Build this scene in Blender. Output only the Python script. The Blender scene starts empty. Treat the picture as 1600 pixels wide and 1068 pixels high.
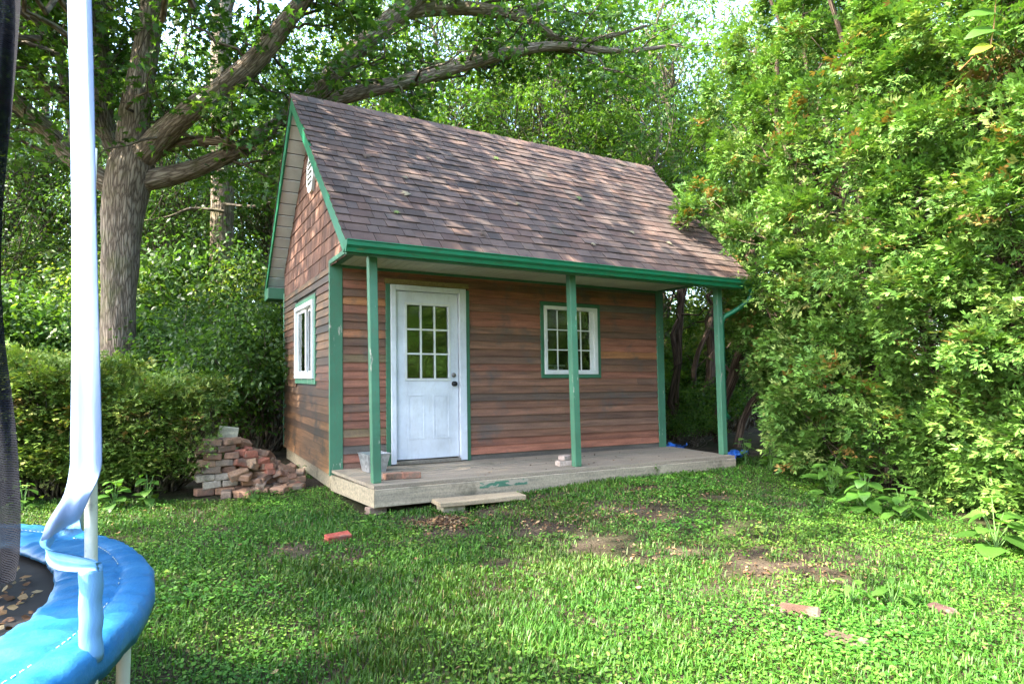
import bpy, math, random
import numpy as np
from mathutils import Vector, Matrix, noise as mnoise
R = math.radians
rng = np.random.default_rng(7)
random.seed(7)
sc = bpy.context.scene
col = sc.collection

# ------------------------------------------------------------------ camera
F = 982.0                                   # focal length in photo pixels (1600 wide)
CAM = np.array([-1.6705, -7.5224, 1.09])    # origin = front left corner of the shed wall at deck level
PIT = math.atan(53 / F); TH = R(61.6)
FH = np.array([math.cos(TH), math.sin(TH), 0.0])             # horizontal view direction
RT = np.array([math.sin(TH), -math.cos(TH), 0.0])
FW = np.array([FH[0] * math.cos(PIT), FH[1] * math.cos(PIT), math.sin(PIT)])
UP = np.cross(RT, FW)
cd = bpy.data.cameras.new('camera'); cam = bpy.data.objects.new('camera', cd); col.objects.link(cam)
cd.sensor_width = 36; cd.lens = F / 1600 * 36; cd.clip_start = .05; cd.clip_end = 600
cam.location = CAM
cam.rotation_euler = Matrix((RT, UP, -FW)).transposed().to_euler()
sc.camera = cam

def at(px, py, depth):
    """world point seen at a photo pixel, at a horizontal distance depth along the view"""
    d = FW + RT * (px - 800) / F - UP * (py - 534) / F
    return CAM + d * (depth / (d @ FH))
def proj(P):
    v = np.asarray(P) - CAM; z = v @ FW
    z = np.where(np.abs(z) < 1e-6, 1e-6, z)
    return 800 + F * (v @ RT) / z, 534 - F * (v @ UP) / z, z
def camxy(r, d):
    p = CAM + RT * r + FH * d
    return p[0], p[1]

# ------------------------------------------------------------------ light
SUN_EL = 50.0
SUN_AZ = np.array([-1.0, .02])             # horizontal direction towards the sun
SUN_AZ = SUN_AZ / np.linalg.norm(SUN_AZ)
w = bpy.data.worlds.new('World'); sc.world = w; w.use_nodes = True
nt = w.node_tree; bg = nt.nodes['Background']
sky = nt.nodes.new('ShaderNodeTexSky'); sky.sky_type = 'NISHITA'; sky.sun_disc = False
sky.sun_elevation = R(SUN_EL); sky.sun_rotation = math.atan2(SUN_AZ[0], SUN_AZ[1])
sky.air_density = 1.0; sky.dust_density = 2.5; sky.ozone_density = 1.0
nt.links.new(sky.outputs[0], bg.inputs[0]); bg.inputs[1].default_value = 0.15
sl = bpy.data.lights.new('sun', 'SUN'); sl.energy = 2.7; sl.angle = R(.6); sl.color = (1, .92, .78)
so = bpy.data.objects.new('sun', sl); col.objects.link(so)
sdir = Vector((SUN_AZ[0] * math.cos(R(SUN_EL)), SUN_AZ[1] * math.cos(R(SUN_EL)), math.sin(R(SUN_EL))))
so.rotation_euler = sdir.to_track_quat('Z', 'Y').to_euler(); so.location = (0, 0, 30)
vs = sc.view_settings
vs.view_transform = 'Standard'; vs.look = 'None'; vs.gamma = 1; vs.use_curve_mapping = False
vs.exposure = 3.6
cy = sc.cycles
cy.use_denoising = True; cy.max_bounces = 5; cy.diffuse_bounces = 3; cy.glossy_bounces = 2
cy.transmission_bounces = 4; cy.transparent_max_bounces = 8; cy.caustics_reflective = False; cy.caustics_refractive = False
cy.sample_clamp_indirect = 3; cy.sampling_pattern = 'BLUE_NOISE'

# ------------------------------------------------------------------ helpers
def sm(a, b, x):
    t = np.clip((np.asarray(x, float) - a) / (b - a), 0, 1); return t * t * (3 - 2 * t)
def gz(x, y):
    x = np.asarray(x, float); y = np.asarray(y, float)
    return (-.275 + .115 * sm(.3, 3.2, x) * sm(-4.0, -1.4, y) + .014 * np.sin(1.7 * x + .5) * np.cos(1.3 * y)
            + .008 * np.sin(4.1 * x + 1) * np.sin(3.7 * y + 2))
def ground(px, py, z=-.27):
    d = FW + RT * (px - 800) / F - UP * (py - 534) / F
    for _ in range(4):
        p = CAM + d * ((z - CAM[2]) / d[2]); z = float(gz(p[0], p[1]))
    return np.array([p[0], p[1], z])
def vnoise(x, y, s=1.0, seed=0.0):
    """cheap smooth value noise on arrays, 0..1"""
    x = np.asarray(x) * s + seed * 13.7; y = np.asarray(y) * s - seed * 7.3
    xi = np.floor(x); yi = np.floor(y); fx = x - xi; fy = y - yi
    fx = fx * fx * (3 - 2 * fx); fy = fy * fy * (3 - 2 * fy)
    h = lambda a, b: np.modf(np.abs(np.sin(a * 127.1 + b * 311.7) * 43758.5453))[0]
    return (h(xi, yi) * (1 - fx) + h(xi + 1, yi) * fx) * (1 - fy) + (h(xi, yi + 1) * (1 - fx) + h(xi + 1, yi + 1) * fx) * fy
def link(o, parent=None):
    col.objects.link(o)
    if parent is not None: o.parent = parent
    return o
def tag(o, label=None, cat=None, group=None, kind=None):
    if label: o['label'] = label
    if cat: o['category'] = cat
    if group: o['group'] = group
    if kind: o['kind'] = kind
    return o
def empty(name, loc=(0, 0, 0), rz=0.0):
    o = bpy.data.objects.new(name, None); col.objects.link(o); o.location = [float(v) for v in loc]; o.rotation_euler = (0, 0, rz)
    o.empty_display_size = .1
    return o
LEAN = -.017
class M:
    def __init__(s): s.v = []; s.f = []; s.c = []
    def add(s, vs_, fs, tint=(1, 1, 1)):
        n = len(s.v); s.v += [tuple(map(float, p)) for p in vs_]; s.f += [tuple(n + i for i in q) for q in fs]; s.c += [tint] * len(vs_)
        return s
    def cbox(s, c, h, ch=0.004, mat=None, tint=(1, 1, 1), jit=0.0):
        """box with chamfered edges: centre, half sizes"""
        ch = min(ch, min(h) * .45); V = []
        hx, hy, hz = h
        sg = [(x, y, z) for x in (-1, 1) for y in (-1, 1) for z in (-1, 1)]
        for (x, y, z) in sg:
            jx, jy, jz = [random.uniform(-jit, jit) for _ in range(3)] if jit else (0, 0, 0)
            V += [(x * hx + jx, y * (hy - ch) + jy, z * (hz - ch) + jz), (x * (hx - ch) + jx, y * hy + jy, z * (hz - ch) + jz), (x * (hx - ch) + jx, y * (hy - ch) + jy, z * hz + jz)]
        ix = lambda x, y, z, a: sg.index((x, y, z)) * 3 + a
        Fs = []
        for a in range(3):
            b, d = (a + 1) % 3, (a + 2) % 3
            for sgn in (-1, 1):
                q = []
                for (p_, r_) in ((-1, -1), (1, -1), (1, 1), (-1, 1)):
                    k = [0, 0, 0]; k[a] = sgn; k[b] = p_; k[d] = r_; q.append(ix(*k, a))
                Fs.append(q if sgn > 0 else q[::-1])
            for p_ in (-1, 1):
                for r_ in (-1, 1):
                    k0 = [0, 0, 0]; k1 = [0, 0, 0]; k0[a] = -1; k1[a] = 1; k0[b] = k1[b] = p_; k0[d] = k1[d] = r_
                    q = [ix(*k0, b), ix(*k1, b), ix(*k1, d), ix(*k0, d)]
                    Fs.append(q if p_ * r_ < 0 else q[::-1])
        for k in sg:
            q = [ix(*k, 0), ix(*k, 1), ix(*k, 2)]
            Fs.append(q if k[0] * k[1] * k[2] > 0 else q[::-1])
        # the edge quads above come out with mixed winding: fix by outward test
        G = []
        for q in Fs:
            p = [Vector(V[i]) for i in q]; n = (p[1] - p[0]).cross(p[2] - p[0]); m = sum(p, Vector()) / len(p)
            G.append(q if n.dot(m) >= 0 else q[::-1])
        T = Matrix.Translation(Vector([float(t) for t in c])) @ (mat.to_4x4() if mat is not None else Matrix())
        s.add([T @ Vector(p) for p in V], G, tint); return s
    def box(s, x0, x1, y0, y1, z0, z1, ch=.004, tint=(1, 1, 1), jit=0):
        return s.cbox(((x0 + x1) / 2, (y0 + y1) / 2, (z0 + z1) / 2), ((x1 - x0) / 2, (y1 - y0) / 2, (z1 - z0) / 2), ch, None, tint, jit)
    def tube(s, pts, rad, n=8, cap=True, tint=(1, 1, 1)):
        pts = [Vector([float(t) for t in p]) for p in pts]
        rad = [rad] * len(pts) if np.isscalar(rad) else rad
        base = len(s.v); ref = None
        for i, p in enumerate(pts):
            t = (pts[min(i + 1, len(pts) - 1)] - pts[max(i - 1, 0)]).normalized()
            if ref is None: ref = t.orthogonal().normalized()
            ref = (ref - t * ref.dot(t)).normalized(); b = t.cross(ref)
            for k in range(n):
                a = 2 * math.pi * k / n; s.v.append(tuple(p + (ref * math.cos(a) + b * math.sin(a)) * rad[i])); s.c.append(tint)
        for i in range(len(pts) - 1):
            for k in range(n):
                k2 = (k + 1) % n; s.f.append((base + i * n + k, base + i * n + k2, base + (i + 1) * n + k2, base + (i + 1) * n + k))
        if cap:
            s.f.append(tuple(base + k for k in range(n))[::-1]); s.f.append(tuple(base + (len(pts) - 1) * n + k for k in range(n)))
        return s
    def prism(s, prof, x0, x1, axis=0, tint=(1, 1, 1)):
        """closed profile (list of 2D points in the two other axes, in order) extruded along axis"""
        n = len(prof)
        def P(t, q):
            p = [0, 0, 0]; p[axis] = t; o = [i for i in range(3) if i != axis]; p[o[0]], p[o[1]] = q; return p
        V = [P(x0, q) for q in prof] + [P(x1, q) for q in prof]
        Fs = [tuple(range(n)), tuple(range(2 * n - 1, n - 1, -1))] + [((i + 1) % n, i, n + i, n + (i + 1) % n) for i in range(n)]
        ar = sum(prof[i][0] * prof[(i + 1) % n][1] - prof[(i + 1) % n][0] * prof[i][1] for i in range(n))
        if (ar > 0) == (axis != 1): Fs = [q[::-1] for q in Fs]
        return s.add(V, Fs, tint)
    def obj(s, name, mat, parent=None, lean=False, smooth=False, fl=False):
        v = [flare(*p) for p in s.v] if fl else s.v
        if lean: v = [(x + LEAN * z, y, z) for x, y, z in v]
        me = bpy.data.meshes.new(name); me.from_pydata(v, [], s.f); me.update()
        a = me.color_attributes.new('tint', 'FLOAT_COLOR', 'POINT')
        a.data.foreach_set('color', np.array([(c[0], c[1], c[2], 1) for c in s.c], 'f').ravel())
        if smooth: me.polygons.foreach_set('use_smooth', [True] * len(me.polygons))
        me.materials.append(MAT[mat]); o = bpy.data.objects.new(name, me)
        return link(o, parent)
def np_mesh(name, v, f, tint, mat, smooth=False, bk=None):
    """fast mesh from arrays: v (n,3), f (m,k), tint (n,3)"""
    v = np.ascontiguousarray(v, 'f'); f = np.ascontiguousarray(f, np.int32)
    me = bpy.data.meshes.new(name); m, k = f.shape
    me.vertices.add(len(v)); me.vertices.foreach_set('co', v.ravel())
    me.loops.add(m * k); me.loops.foreach_set('vertex_index', f.ravel())
    me.polygons.add(m); me.polygons.foreach_set('loop_start', np.arange(0, m * k, k, dtype=np.int32))
    me.polygons.foreach_set('loop_total', np.full(m, k, np.int32))
    if smooth: me.polygons.foreach_set('use_smooth', np.ones(m, bool))
    me.update(calc_edges=True)
    a = me.color_attributes.new('tint', 'FLOAT_COLOR', 'POINT')
    c = np.ones((len(v), 4), 'f'); c[:, :3] = tint; a.data.foreach_set('color', c.ravel())
    if bk is not None:
        b = me.attributes.new('bark', 'FLOAT_VECTOR', 'POINT'); b.data.foreach_set('vector', np.ascontiguousarray(bk, 'f').ravel())
    me.materials.append(MAT[mat]); return me
def mobj(name, me, parent=None): return link(bpy.data.objects.new(name, me), parent)
def unit(a): return a / np.maximum(np.linalg.norm(a, axis=-1, keepdims=True), 1e-9)
def rnd_unit(n): return unit(rng.normal(size=(n, 3)))

# ------------------------------------------------------------------ materials (procedural)
MAT = {}
def new(name):
    m = bpy.data.materials.new(name); m.use_nodes = True; MAT[name] = m
    return m, m.node_tree, m.node_tree.nodes['Principled BSDF']
def nd(t, typ, **kw):
    n = t.nodes.new(typ)
    for k, v in kw.items():
        if k.startswith('i_'):
            key = k[2:]; key = int(key) if key.isdigit() else key.replace('_', ' '); n.inputs[key].default_value = v
        else: setattr(n, k, v)
    return n
def ln(t, a, b): t.links.new(a, b)
def coord(t, scale=(1, 1, 1), src='Object'):
    if src == 'bark':
        a = nd(t, 'ShaderNodeAttribute', attribute_name='bark'); o = a.outputs['Vector']
    else:
        a = nd(t, 'ShaderNodeTexCoord'); o = a.outputs[src]
    m = nd(t, 'ShaderNodeMapping'); m.inputs['Scale'].default_value = scale; ln(t, o, m.inputs[0]); return m.outputs[0]
def noise_(t, vec, scale, detail=4, rough=.6):
    n = nd(t, 'ShaderNodeTexNoise', i_Scale=scale, i_Detail=detail, i_Roughness=rough); ln(t, vec, n.inputs['Vector']); return n.outputs['Fac']
def ramp(t, fac, stops):
    r = nd(t, 'ShaderNodeValToRGB'); e = r.color_ramp.elements
    while len(e) < len(stops): e.new(.5)
    for el, (p, c) in zip(e, stops): el.position = p; el.color = (*c, 1) if len(c) == 3 else c
    ln(t, fac, r.inputs[0]); return r.outputs[0]
def mix(t, a, b, fac, mode='MIX'):
    m = nd(t, 'ShaderNodeMix', data_type='RGBA', blend_type=mode)
    for inp, v in ((m.inputs[0], fac), (m.inputs[6], a), (m.inputs[7], b)):
        if isinstance(v, (int, float)): inp.default_value = v
        elif isinstance(v, tuple): inp.default_value = (*v, 1)
        else: ln(t, v, inp)
    return m.outputs[2]
def tint_(t): return nd(t, 'ShaderNodeAttribute', attribute_name='tint').outputs['Color']
def bump(t, b, h, strength=.3, dist=.01):
    n = nd(t, 'ShaderNodeBump', i_Strength=strength, i_Distance=dist); ln(t, h, n.inputs['Height']); ln(t, n.outputs[0], b.inputs['Normal'])

def leaf_mat(name, trans=.35, rough=.45, spec=.35, tr_tint=(1.0, 1.0, .45)):
    m, t, b = new(name); c = tint_(t)
    b.inputs['Roughness'].default_value = rough; b.inputs['Specular IOR Level'].default_value = spec
    ln(t, c, b.inputs['Base Color'])
    tr = nd(t, 'ShaderNodeBsdfTranslucent'); ln(t, mix(t, c, (*tr_tint,), 1.0, 'MULTIPLY'), tr.inputs[0])
    mx = nd(t, 'ShaderNodeMixShader'); mx.inputs[0].default_value = trans
    ln(t, b.outputs[0], mx.inputs[1]); ln(t, tr.outputs[0], mx.inputs[2]); ln(t, mx.outputs[0], t.nodes['Material Output'].inputs[0])
leaf_mat('leaf', .55, .42, .4)
leaf_mat('cedar_leaf', .22, .55, .25)
leaf_mat('grass_leaf', .35, .5, .3)
leaf_mat('dry_leaf', .1, .7, .2)

def tinted(name, rough=.8, streak=(1, 1, 1), nscale=6, lo=(.6, .6, .6), hi=(1.25, 1.22, 1.2), bst=.4, bd=.006, spec=.3, fine=60, moss=None):
    m, t, b = new(name); v = coord(t, streak); n1 = noise_(t, v, nscale, 5); n2 = noise_(t, coord(t), fine, 3)
    c = mix(t, tint_(t), ramp(t, n1, [(.25, lo), (.75, hi)]), 1.0, 'MULTIPLY')
    c = mix(t, c, ramp(t, n2, [(.3, (.72, .72, .72)), (.7, (1.22, 1.22, 1.22))]), .8, 'MULTIPLY')
    if moss:
        n3 = noise_(t, coord(t), moss[1], 4, .7); c = mix(t, c, moss[0], ramp(t, n3, [(moss[2], (0, 0, 0)), (moss[2] + .13, (moss[3],) * 3)]))
    ln(t, c, b.inputs['Base Color']); b.inputs['Roughness'].default_value = rough; b.inputs['Specular IOR Level'].default_value = spec
    bump(t, b, mix(t, n1, n2, .5), bst, bd)
tinted('clapboard_x', .62, (.3, 1, 4), 6, (.5, .5, .52), (1.4, 1.34, 1.28), .45, .004, .35, 90, ((.10, .085, .075), 1.6, .54, .75))
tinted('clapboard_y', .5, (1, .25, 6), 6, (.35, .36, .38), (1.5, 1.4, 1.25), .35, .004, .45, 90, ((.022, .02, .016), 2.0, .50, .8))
tinted('shake', .75, (1, 5, .4), 8, (.6, .6, .6), (1.3, 1.25, 1.2), .5, .006, .25, 70)
tinted('shingle', .88, (1, 1, 1), 3.0, (.66, .66, .68), (1.25, 1.25, 1.25), .8, .004, .2, 130, ((.035, .045, .02), 1.3, .62, .55))
tinted('brick', .9, (1, 1, 1), 9, (.55, .55, .55), (1.3, 1.28, 1.25), .7, .006, .15, 60, ((.13, .11, .085), 5.0, .50, .75))
tinted('deck_wood', .85, (.22, 5, 3), 6, (.62, .62, .6), (1.25, 1.22, 1.15), .6, .005, .2, 70, ((.05, .055, .03), 1.5, .6, .6))
tinted('grey_wood', .85, (.3, 3, 5), 6, (.6, .6, .58), (1.25, 1.2, 1.12), .5, .005, .2, 50, ((.055, .055, .035), 2.0, .55, .6))
tinted('plain', .55, (1, 1, 1), 5, (.92, .92, .92), (1.06, 1.06, 1.06), .15, .002, .4, 40)
tinted('stone', .9, (1, 1, 1), 10, (.7, .7, .7), (1.2, 1.2, 1.2), .6, .005, .2, 60)

def paint(name, color, under, amt=.66, rough=.42, streak=(1, 1, .25), dirt=(.06, .05, .035), dirt_amt=.35):
    m, t, b = new(name); v = coord(t, streak); n = noise_(t, v, 14, 6, .65); n2 = noise_(t, coord(t), 2.3, 5, .6); n3 = noise_(t, coord(t, streak), 40, 3)
    c = mix(t, color, tuple(x * .72 for x in color), ramp(t, n2, [(.35, (0, 0, 0)), (.7, (1, 1, 1))]))
    c = mix(t, c, dirt, ramp(t, n3, [(.5, (0, 0, 0)), (.8, (dirt_amt,) * 3)]))
    chip = ramp(t, n, [(amt, (0, 0, 0)), (amt + .03, (1, 1, 1))])
    c = mix(t, c, under, chip); ln(t, c, b.inputs['Base Color'])
    b.inputs['Roughness'].default_value = rough; b.inputs['Specular IOR Level'].default_value = .4
    bump(t, b, n, .15, .003)
paint('green_post', (.070, .205, .120), (.36, .35, .28), .635, .5, (1, 1, .25), (.10, .13, .08), .55)
paint('green_trim', (.05, .17, .095), (.28, .27, .2), .68, .5, (1, 1, 1), (.06, .08, .05), .55)
paint('patchy_green', (.07, .2, .13), (.34, .30, .235), .50, .7, (.4, 1, 1.5))
paint('green_gutter', (.010, .16, .075), (.08, .12, .05), .66, .34, (.2, 1, 1), (.05, .07, .03), .7)
paint('white_paint', (.72, .76, .82), (.42, .40, .36), .76, .38, (1, 1, .3), (.35, .33, .3), .25)
paint("white_vinyl", (.74, .76, .74), (.5, .5, .46), .8, .45, (1, 1, 1), (.4, .4, .36), .2)
paint('porch_soffit', (.55, .56, .46), (.3, .29, .2), .68, .5, (1, 1, 1), (.25, .24, .18), .4)
def simple(name, c, rough=.5, metal=0.0, spec=.5):
    m, t, b = new(name); b.inputs['Base Color'].default_value = (*c, 1); b.inputs['Roughness'].default_value = rough; b.inputs['Metallic'].default_value = metal; b.inputs['Specular IOR Level'].default_value = spec
    n = noise_(t, coord(t), 30, 4); ln(t, ramp(t, n, [(.3, (max(rough - .1, .05),) * 3), (.7, (min(rough + .12, 1),) * 3)]), b.inputs['Roughness'])
    return m, t, b
simple('dark_metal', (.02, .02, .022), .35, .6)
simple('brass', (.22, .21, .2), .35, .9)
simple('interior', (.06, .055, .05), .9)
simple('rubber', (.012, .012, .013), .7)
def galv():
    m, t, b = new('galvanised'); v = nd(t, 'ShaderNodeTexVoronoi', i_Scale=28.0); ln(t, coord(t), v.inputs['Vector'])
    ln(t, ramp(t, v.outputs['Color'], [(.1, (.34, .36, .38)), (.9, (.62, .64, .66))]), b.inputs['Base Color']); b.inputs['Metallic'].default_value = .75; b.inputs['Roughness'].default_value = .42
galv()
def glass():
    m, t, b = new('glass'); t.nodes.remove(b)
    g = nd(t, 'ShaderNodeBsdfGlossy'); g.inputs['Roughness'].default_value = .03; g.inputs[0].default_value = (.95, .97, .95, 1)
    tr = nd(t, 'ShaderNodeBsdfTransparent'); tr.inputs[0].default_value = (.72, .76, .74, 1)
    fr = nd(t, 'ShaderNodeLayerWeight', i_Blend=.42); n = nd(t, 'ShaderNodeBump', i_Strength=.22, i_Distance=.01)
    ln(t, noise_(t, coord(t), 9, 2), n.inputs['Height']); ln(t, n.outputs[0], g.inputs['Normal'])
    a = nd(t, 'ShaderNodeMath', operation='ADD', i_1=.05); ln(t, fr.outputs['Fresnel'], a.inputs[0])
    mx = nd(t, 'ShaderNodeMixShader'); ln(t, a.outputs[0], mx.inputs[0]); ln(t, tr.outputs[0], mx.inputs[1]); ln(t, g.outputs[0], mx.inputs[2]); ln(t, mx.outputs[0], t.nodes['Material Output'].inputs[0])
glass()
def bark(name, c0, c1, c2, zs=.16, sc_=16, bst=1.0, bd=.03, moss=.0):
    m, t, b = new(name); v = coord(t, (1, 1, zs), 'bark')
    wn = noise_(t, v, sc_ * .5, 4); vo = nd(t, 'ShaderNodeTexVoronoi', feature='DISTANCE_TO_EDGE', i_Scale=sc_)
    ad = nd(t, 'ShaderNodeVectorMath', operation='MULTIPLY_ADD'); ln(t, wn, ad.inputs[0]); ad.inputs[1].default_value = (.09,) * 3; ln(t, v, ad.inputs[2]); ln(t, ad.outputs[0], vo.inputs['Vector'])
    n = noise_(t, v, sc_ * 2.2, 6, .7)
    h = mix(t, ramp(t, vo.outputs['Distance'], [(.0, (0, 0, 0)), (.28, (1, 1, 1))]), n, .4)
    c = ramp(t, h, [(.12, c0), (.45, c1), (.85, c2)])
    if moss: c = mix(t, c, (.09, .11, .03), ramp(t, noise_(t, coord(t), 2.0, 5), [(.5, (0, 0, 0)), (.68, (moss,) * 3)]))
    ln(t, c, b.inputs['Base Color']); b.inputs['Roughness'].default_value = .9; b.inputs['Specular IOR Level'].default_value = .15
    bump(t, b, h, bst, bd)
bark('bark_oak', (.055, .042, .03), (.18, .14, .105), (.29, .24, .185), .15, 22, .9, .022, .45)
bark('bark_wood', (.03, .024, .018), (.10, .08, .06), (.2, .17, .13), .18, 20, .8, .02, .3)
bark('bark_cedar', (.022, .016, .012), (.075, .052, .038), (.15, .11, .08), .06, 26, .9, .015)
def soil():
    m, t, b = new('soil'); v = coord(t); n = noise_(t, v, 2.2, 6, .65); n2 = noise_(t, v, 45, 5, .7); n3 = noise_(t, v, .7, 3)
    c = ramp(t, n, [(.3, (.03, .023, .016)), (.55, (.070, .054, .038)), (.75, (.115, .092, .068))])
    c = mix(t, c, (.035, .05, .014), ramp(t, n3, [(.45, (0, 0, 0)), (.6, (.6, .6, .6))]))
    c = mix(t, c, ramp(t, n2, [(.3, (.45, .45, .45)), (.75, (1.5, 1.45, 1.4))]), 1.0, 'MULTIPLY')
    ln(t, c, b.inputs['Base Color']); b.inputs['Roughness'].default_value = .95; b.inputs['Specular IOR Level'].default_value = .1; bump(t, b, n2, .9, .02)
soil()
def vinyl(name, c, c2, rough, fold=(1, 1, 1), fs=6, bs=.5, spec=.5):
    m, t, b = new(name); n = noise_(t, coord(t, fold), fs, 4, .55); n2 = noise_(t, coord(t), 22, 5, .7); n4 = noise_(t, coord(t, fold), fs * 5, 4, .7)
    cc = mix(t, c, c2, ramp(t, n, [(.35, (0, 0, 0)), (.7, (1, 1, 1))])); cc = mix(t, cc, tuple(x * .35 + .05 for x in c), ramp(t, n2, [(.62, (0, 0, 0)), (.75, (.6, .6, .6))]))
    ln(t, cc, b.inputs['Base Color']); b.inputs['Roughness'].default_value = rough; b.inputs['Specular IOR Level'].default_value = spec; bump(t, b, mix(t, n, n4, .25), bs, .02)
vinyl('pad_vinyl', (.010, .13, .32), (.035, .18, .38), .44, (1, 1, 1), 8, .5, .4)
vinyl('sleeve_pale', (.15, .21, .34), (.19, .26, .39), .5, (1, 1, .2), 4, .3)
vinyl('sleeve_blue', (.10, .28, .50), (.17, .35, .56), .5, (1, 1, .3), 9, .4)
vinyl('tarp', (.01, .08, .36), (.03, .16, .55), .4, (1, 1, 1), 14, .8)
vinyl('steel_tube', (.42, .46, .38), (.55, .57, .48), .4, (1, 1, .3), 9, .1)
vinyl('mat_black', (.012, .012, .013), (.03, .028, .026), .8, (1, 1, 1), 5, .2, .2)
def net():
    m, t, b = new('net_mesh'); b.inputs['Roughness'].default_value = .9; b.inputs['Specular IOR Level'].default_value = .05
    wv = nd(t, 'ShaderNodeTexWave', wave_type='BANDS', bands_direction='Z', i_Scale=46.0, i_Distortion=1.2, i_Detail=1.0); ln(t, coord(t), wv.inputs['Vector'])
    ln(t, ramp(t, wv.outputs['Fac'], [(.2, (.005, .005, .007)), (.8, (.013, .014, .018))]), b.inputs['Base Color'])
    tr = nd(t, 'ShaderNodeBsdfTransparent'); mx = nd(t, 'ShaderNodeMixShader')
    ln(t, ramp(t, wv.outputs['Fac'], [(.1, (.88, .88, .88)), (.5, (.99, .99, .99))]), mx.inputs[0]); ln(t, tr.outputs[0], mx.inputs[1]); ln(t, b.outputs[0], mx.inputs[2]); ln(t, mx.outputs[0], t.nodes['Material Output'].inputs[0])
net()

# ------------------------------------------------------------------ ground: one sheet to the horizon
def axis_grid(lo, hi, fine0, fine1, step):
    a = list(np.arange(fine0, fine1 + 1e-6, step)); s_ = step
    x = fine0
    L = []
    while x > lo: s_ *= 1.35; x -= s_; L.append(x)
    s_ = step; x = fine1; Rr = []
    while x < hi: s_ *= 1.35; x += s_; Rr.append(x)
    return np.array(L[::-1] + a + Rr)
gx = axis_grid(-300, 300, -6, 8, .12); gy = axis_grid(-300, 300, -8, 5, .12)
GX, GY = np.meshgrid(gx, gy); GZ = gz(GX, GY) + .02 * (vnoise(GX, GY, 5, 3) - .5)
nx, ny = len(gx), len(gy)
vv = np.stack([GX.ravel(), GY.ravel(), GZ.ravel()], 1)
i = np.arange(nx - 1)[None, :] + nx * np.arange(ny - 1)[:, None]; i = i.ravel()
tag(mobj('ground', np_mesh('ground', vv, np.stack([i, i + 1, i + nx + 1, i + nx], 1), (1, 1, 1), 'soil', True)), kind='structure')

# ================================================================== GARDEN SHED
shed = tag(empty('garden_shed'), 'small wooden shed with brown shingled gable roof, green posts and white door', 'shed')
WX, WY = 5.08, 3.45            # wall length and depth
EAVE_Y, EAVE_Z, RIDGE_Y, RIDGE_Z, BACK_Y, BACK_Z = -1.40, 2.43, 1.08, 4.82, 3.96, 2.60
RX0, RX1 = -.165, 5.54         # roof ends at the eave (before lean)
def flare(x, y, z):            # the rakes run outwards towards the ridge
    if y <= RIDGE_Y: w_ = max(0., (y - EAVE_Y) / (RIDGE_Y - EAVE_Y)); dl, dr = -.12 * w_, .34 * w_
    else: w_ = (y - RIDGE_Y) / (BACK_Y - RIDGE_Y); dl, dr = -.12 + .03 * w_, .34 - .24 * w_
    u_ = (x - RX0) / (RX1 - RX0); return (x + dl * (1 - u_) + dr * u_, y, z)
WALL_TOP = 2.46
# openings in the front wall: x0, x1, z0, z1
DOOR = (.652, 1.763, 0.0, 2.235); WIN = (2.865, 3.885, 1.06, 2.13)
EWIN = (.80, 2.28, .98, 2.16)  # end wall (y0, y1, z0, z1)

def wall_backing(name, segs, mat='interior'):
    m = M()
    for s_ in segs: m.box(*s_, ch=0)
    return m.obj(name, mat, shed, True)
T0, T1 = .004, .09
front = wall_backing('wall', [(0, DOOR[0], T0, T1, -.05, WALL_TOP), (DOOR[0], DOOR[1], T0, T1, DOOR[3], WALL_TOP), (DOOR[1], WIN[0], T0, T1, -.05, WALL_TOP),
                              (WIN[0], WIN[1], T0, T1, -.05, WIN[2]), (WIN[0], WIN[1], T0, T1, WIN[3], WALL_TOP), (WIN[1], WX, T0, T1, -.05, WALL_TOP)])
front['label'] = 'long porch wall of weathered red brown clapboards'
X0, X1 = .004, .09
endw = wall_backing('wall', [(X0, X1, T1, EWIN[0], -.06, WALL_TOP), (X0, X1, EWIN[0], EWIN[1], -.06, EWIN[2]), (X0, X1, EWIN[0], EWIN[1], EWIN[3], WALL_TOP), (X0, X1, EWIN[1], WY, -.06, WALL_TOP)])
endw['label'] = 'short end wall of dark stained clapboards'
farw = wall_backing('wall', [(WX - .09, WX - .004, T1, WY, -.06, WALL_TOP)])
backw = wall_backing('wall', [(X1, WX - .09, WY - .09, WY - .004, -.06, WALL_TOP)])
M().box(.09, WX - .09, .09, WY - .09, -.1, -.02, 0).obj('floor_slab', 'interior', shed)
PAL = [(.22, .080, .060), (.19, .072, .055), (.155, .070, .054), (.13, .066, .054), (.105, .062, .055), (.09, .07, .07), (.17, .078, .058), (.26, .10, .06), (.29, .115, .06), (.14, .085, .055)]
PAL = [(c[0] * 1.34, c[1] * 1.52, c[2] * 1.30) for c in PAL]
PW = np.array([.19, .20, .17, .12, .07, .05, .12, .035, .015, .03]); PW /= PW.sum()
EXP = .0985
def clap(x0, x1, z, mat, parent, tint, axis=0, h=EXP, sgn=-1, off=0.0):
    """one board: wedge section, thick lower lip, lapping over the board below"""
    hh = h * 1.22; lip = random.uniform(.025, .031)
    dz0, dz1 = random.uniform(-.002, .002), random.uniform(-.0025, .0025)
    base = off
    prof = [(base + sgn * lip, 0), (base + sgn * lip * .9, .006), (base + sgn * .005, hh), (base + sgn * .0005, hh), (base + sgn * .0005, 0)]
    V = []; n = len(prof)
    for t_, dz in ((x0, dz0), (x1, dz1)):
        for (d, zz) in prof: V.append((t_, d, z + zz + dz) if axis == 0 else (d, t_, z + zz + dz))
    Fs = [tuple(range(n)), tuple(range(2 * n - 1, n - 1, -1))] + [((i + 1) % n, i, n + i, n + (i + 1) % n) for i in range(n)]
    if (axis == 0) == (sgn < 0): Fs = [q[::-1] for q in Fs]
    m = M().add(V, Fs, tint); return m.obj('clapboard', mat, parent, True)
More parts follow.
